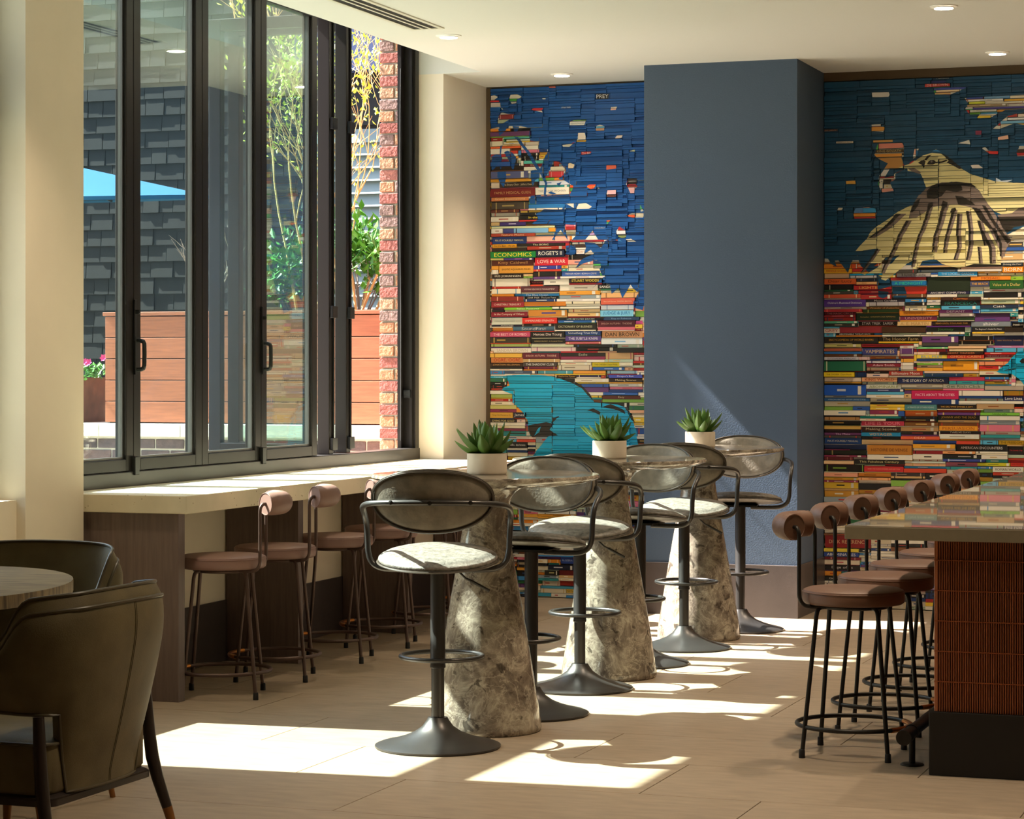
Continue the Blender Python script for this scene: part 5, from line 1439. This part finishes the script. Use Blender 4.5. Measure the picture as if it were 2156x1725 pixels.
class Spine:
    def __init__(s): s.v = []; s.f = []; s.c = []
    def face(s, pts, col): o = len(s.v); s.v += pts; s.f.append(tuple(range(o, o + len(pts)))); s.c.append(col)
    def mesh(s, name):
        me = bpy.data.meshes.new(name); me.from_pydata(s.v, [], s.f)
        at = me.color_attributes.new('cover', 'FLOAT_COLOR', 'CORNER')
        buf = []
        for p, c in zip(me.polygons, s.c): buf += [c[0], c[1], c[2], 1.0] * p.loop_total
        at.data.foreach_set('color', buf)
        me.materials.append(MATS['book_cover']); return me
RANDC = ['f0e8d8'] * 5 + ['e8dcc0'] * 4 + ['1c1816'] * 4 + ['c02c28', 'a8242c', 'd8482c', 'e88c28', 'e8a83c', 'f0c83c', '2c58a8', '1c3c78', '3c88c8', '58b0d8', '2c7048', '88b84c', '6a3c7c', '8c2c50', 'e07890', 'f0b890', 'd8b078', '7a4a28', '484440', '94a0a8', 'b8c8b0', '30989c', 'f0d0c0', 'dcd4cc']
PALE = ['f0e8d8'] * 4 + ['ece4d8', 'e8dcc0', 'dcd8cc', 'f4ece0', 'c83030', 'e8a090', 'e8602c', '3c2a22', '3c88c8', '58b858', 'f0b8a0']
def build_spine(sp, layers, rnd, x0, z0, x1, z1, cover, mark=None):
    """adds one spine (box with painted front) to the Spine sp; returns front y"""
    g = .0013
    x0 += g; x1 -= g; z0 += g * .8; z1 -= g * .8
    y = YF + rnd.uniform(-.013, .010); yb = YB - .001
    base = srgb(cover); hit = []; under = None
    cxm, czm = (x0 + x1) / 2, (z0 + z1) / 2
    A = (x1 - x0) * (z1 - z0); eff = base
    for col, pg, bb in layers:
        if bb[0] > x1 or bb[2] < x0 or bb[1] > z1 or bb[3] < z0: continue
        q = clip(pg, x0, z0, x1, z1)
        if not q or area(q) < 1e-6: continue
        c = jit(srgb(col), rnd, .10) if col else base
        if area(q) > A * .995: eff = c; hit = []
        else: hit.append((c, q))
    sidec = eff
    tlt = rnd.uniform(-.0008, .0008)
    sp.face([(x0, y, z0), (x1, y + tlt, z0), (x1, y + tlt, z1), (x0, y, z1)], eff)
    sp.face([(x0, y, z1), (x1, y + tlt, z1), (x1, yb, z1), (x0, yb, z1)], sidec); sp.face([(x0, yb, z0), (x1, yb, z0), (x1, y + tlt, z0), (x0, y, z0)], sidec)
    sp.face([(x0, yb, z0), (x0, y, z0), (x0, y, z1), (x0, yb, z1)], sidec); sp.face([(x1, y + tlt, z0), (x1, yb, z0), (x1, yb, z1), (x1, y + tlt, z1)], sidec)
    for k, (c, q) in enumerate(hit):
        yy = y - .0006 - .0003 * (k + 1) - .0008
        for tri in tessellate_polygon([[Vector((a, b, 0)) for a, b in q]]):
            t3 = [q[i] for i in tri]
            if (t3[1][0]-t3[0][0])*(t3[2][1]-t3[0][1]) - (t3[2][0]-t3[0][0])*(t3[1][1]-t3[0][1]) < 0: t3.reverse()
            sp.face([(a, yy, b) for a, b in t3], c)
    if mark and eff == base:
        # bands and label patches printed on the cover
        mc = srgb(mark); h = z1 - z0; w_ = x1 - x0; yy = y - .0005
        k = rnd.random()
        def patch(a, b, c, d, col):
            sp.face([(x0 + w_*a, yy, z0 + h*c), (x0 + w_*b, yy, z0 + h*c), (x0 + w_*b, yy, z0 + h*d), (x0 + w_*a, yy, z0 + h*d)], col)
        if k < .45: a = rnd.uniform(.05, .2); patch(a, a + .03, 0, 1, mc); patch(1 - a, 1 - a + .025, 0, 1, mc)
        if k > .3: a = rnd.uniform(.15, .4); patch(a, a + rnd.uniform(.2, .4), .40, .62, mc)
        if k > .55: a = rnd.uniform(.78, .9); patch(a, a + .08, .08, .92, srgb('ece6da'))
    last = None
    for col, pg, bb in layers:
        if inside(pg, cxm, czm): last = (col,)
    return (y - .0045 if last == (None,) else y), eff == base
FONT_CACHE = {}
def text_tris(txt):
    if txt not in FONT_CACHE:
        cu = bpy.data.curves.new('lettering', 'FONT'); cu.body = txt; cu.resolution_u = 2; cu.size = 1
        o = bpy.data.objects.new('lettering', cu); COL.objects.link(o)
        me = o.to_mesh(); V = [tuple(v.co[:2]) for v in me.vertices]; Fc = [tuple(p.vertices) for p in me.polygons]
        o.to_mesh_clear(); bpy.data.objects.remove(o); bpy.data.curves.remove(cu)
        FONT_CACHE[txt] = (V, Fc)
    return FONT_CACHE[txt]
def lettering(parent, txt, x0, z0, x1, z1, y, col):
    V, Fc = text_tris(txt)
    if not V: return
    a, b, c, d = bbox(V); s = min((x1 - x0) * .82 / (c - a), (z1 - z0) * .62 / (d - b)); sx = min((x1 - x0) * .82 / (c - a), s * 1.5)
    mx, mz = (x0 + x1) / 2, (z0 + z1) / 2
    sp = Spine(); cc = srgb(col)
    sp.v = [(mx + (p[0] - (a + c)/2) * sx, y - .0012, mz + (p[1] - (b + d)/2) * s) for p in V]; sp.f = Fc; sp.c = [cc] * len(Fc)
    link('spine_lettering', sp.mesh('spine_lettering'), parent)

def mural(label, X0, X1, Z0, Z1, spines, paint, seed, keep):
    rnd = random.Random(seed)
    U = .003
    t = thing('book_mural', label, 'book mural', ((X0 + X1)/2, YB, 0)); t.location = (0, 0, 0)
    layers = [(c, p, bbox(p)) for c, p in paint]
    nx, nz = int((X1 - X0) / U), int((Z1 - Z0) / U)
    occ = [bytearray(nx) for _ in range(nz)]
    items = []
    for blk, txt in spines.items():
        for ln in txt.split('\n'):
            p = ln.split(' ', 6); x0, y0, x1, y1 = map(float, p[:4])
            r = rect(blk, x0, y0, x1, y1)
            i0, i1 = max(0, round((r[0] - X0) / U)), min(nx, round((r[2] - X0) / U)); k0, k1 = max(0, round((r[1] - Z0) / U)), min(nz, round((r[3] - Z0) / U))
            # trim against spines already placed
            while k0 < k1 and any(occ[k0][i0:i1]): k0 += 1
            while k1 > k0 and any(occ[k1 - 1][i0:i1]): k1 -= 1
            for kk in range(k0, k1):
                if any(occ[kk][i0:i1]): k1 = kk; break
            if k1 - k0 < 3 or i1 - i0 < 10: continue
            for k in range(k0, k1): occ[k][i0:i1] = b'\x01' * (i1 - i0)
            items.append((i0, k0, i1, k1, p[4], p[5], p[6]))
    k = nz - 1
    while k >= 0:                                  # fill what is left from the top down
        row = occ[k]; i = row.find(0)
        while i != -1:
            j = i
            while j < nx and not row[j]: j += 1
            run = j - i; w_ = rnd.randint(55, 125)
            if run - w_ < 34: w_ = run
            lim = 0
            h = rnd.choice((4, 5, 5, 6, 6, 7, 7, 8, 9, 11, 13))
            while lim < h + 3 and k - lim >= 0 and not any(occ[k - lim][i:i + w_]): lim += 1
            if lim - h < 3: h = lim
            h = max(1, h)
            for q in range(h): occ[k - q][i:i + w_] = b'\x01' * w_
            xm, zm = X0 + (i + w_/2) * U, Z0 + (k - h/2) * U
            inb = any(cc and cc == paint[0][0] and inside(pg, xm, zm) for cc, pg in paint[:1])
            c = rnd.choice(PALE if inb else RANDC); mk = rnd.choice(['f4ecd8', '1c1816', 'd8b060', 'c03830', '2c4c80'])
            items.append((i, k - h + 1, i + w_, k + 1, c, mk, None))
            i = row.find(0)
        k -= 1
    def score(it):
        xm, zm = X0 + (it[0] + it[2]) / 2 * U, Z0 + (it[1] + it[3]) / 2 * U
        a = (it[2] - it[0]) * (it[3] - it[1])
        return a * keep(xm, zm) + (1e6 if it[6] and it[6] != '_' else 0)
    order = sorted(range(len(items)), key=lambda n: -score(items[n])); big = set(order[:298])
    rest = Spine()
    for n, it in enumerate(items):
        x0, x1, z0, z1 = X0 + it[0]*U, X0 + it[2]*U, Z0 + it[1]*U, Z0 + it[3]*U
        sp = Spine() if n in big else rest
        gen = it[6] is None
        mk = it[5] if (it[5] != '_' and (gen or it[6] == '_') and it[3] - it[1] > 3) else None
        y, bare = build_spine(sp, layers, rnd, x0, z0, x1, z1, it[4], mk if rnd.random() < .8 else None)
        if n in big:
            o = link('book', sp.mesh('book'), t)
            if it[6] and it[6] != '_': lettering(o, it[6], x0, z0, x1, z1, y, it[5])
    o = link('small_books', rest.mesh('small_books'), t); o['kind'] = 'stuff'
    return t
lk = lambda x, z: (.15 if x > -4.42 else 1) * (.2 if z < .95 else 1)
lm_ = mural('wall mural of stacked book spines painted with a turquoise bird, left of the column', -5.468, -4.20, .004, 3.358, LEFT_SPINES, LP, 21, lk)
rk = lambda x, z: (.05 if x > -1.98 else 1) * (.25 if z < .72 else 1)
rm_ = mural('wall mural of stacked book spines painted with a cream bird, right of the column', -3.226, -1.40, .004, 3.312, RIGHT_SPINES, RP, 33, rk)
# words showing through the blue paint
def word(root, blk, x0, y0, x1, y1, txt, col, back=None):
    r = rect(blk, x0, y0, x1, y1)
    if back:
        sp = Spine(); sp.face([(r[0], YF - .0165, r[1]), (r[2], YF - .0165, r[1]), (r[2], YF - .0165, r[3]), (r[0], YF - .0165, r[3])], srgb(back)); o = link('cover_patch', sp.mesh('cover_patch'), root)
    else: o = root
    lettering(o, txt, r[0], r[1], r[2], r[3], YF - .0168, col)
word(lm_, L1, 990, 418, 1150, 458, 'STAR TREK', 'e8e0d0')
# small printed things carry on to the right of the bar, out of frame: plain wall there
struct(MB().box(-1.40, 14.86, 0, 5.0, YB, 3.315).build('wall_back_right', 'wall_paint'))
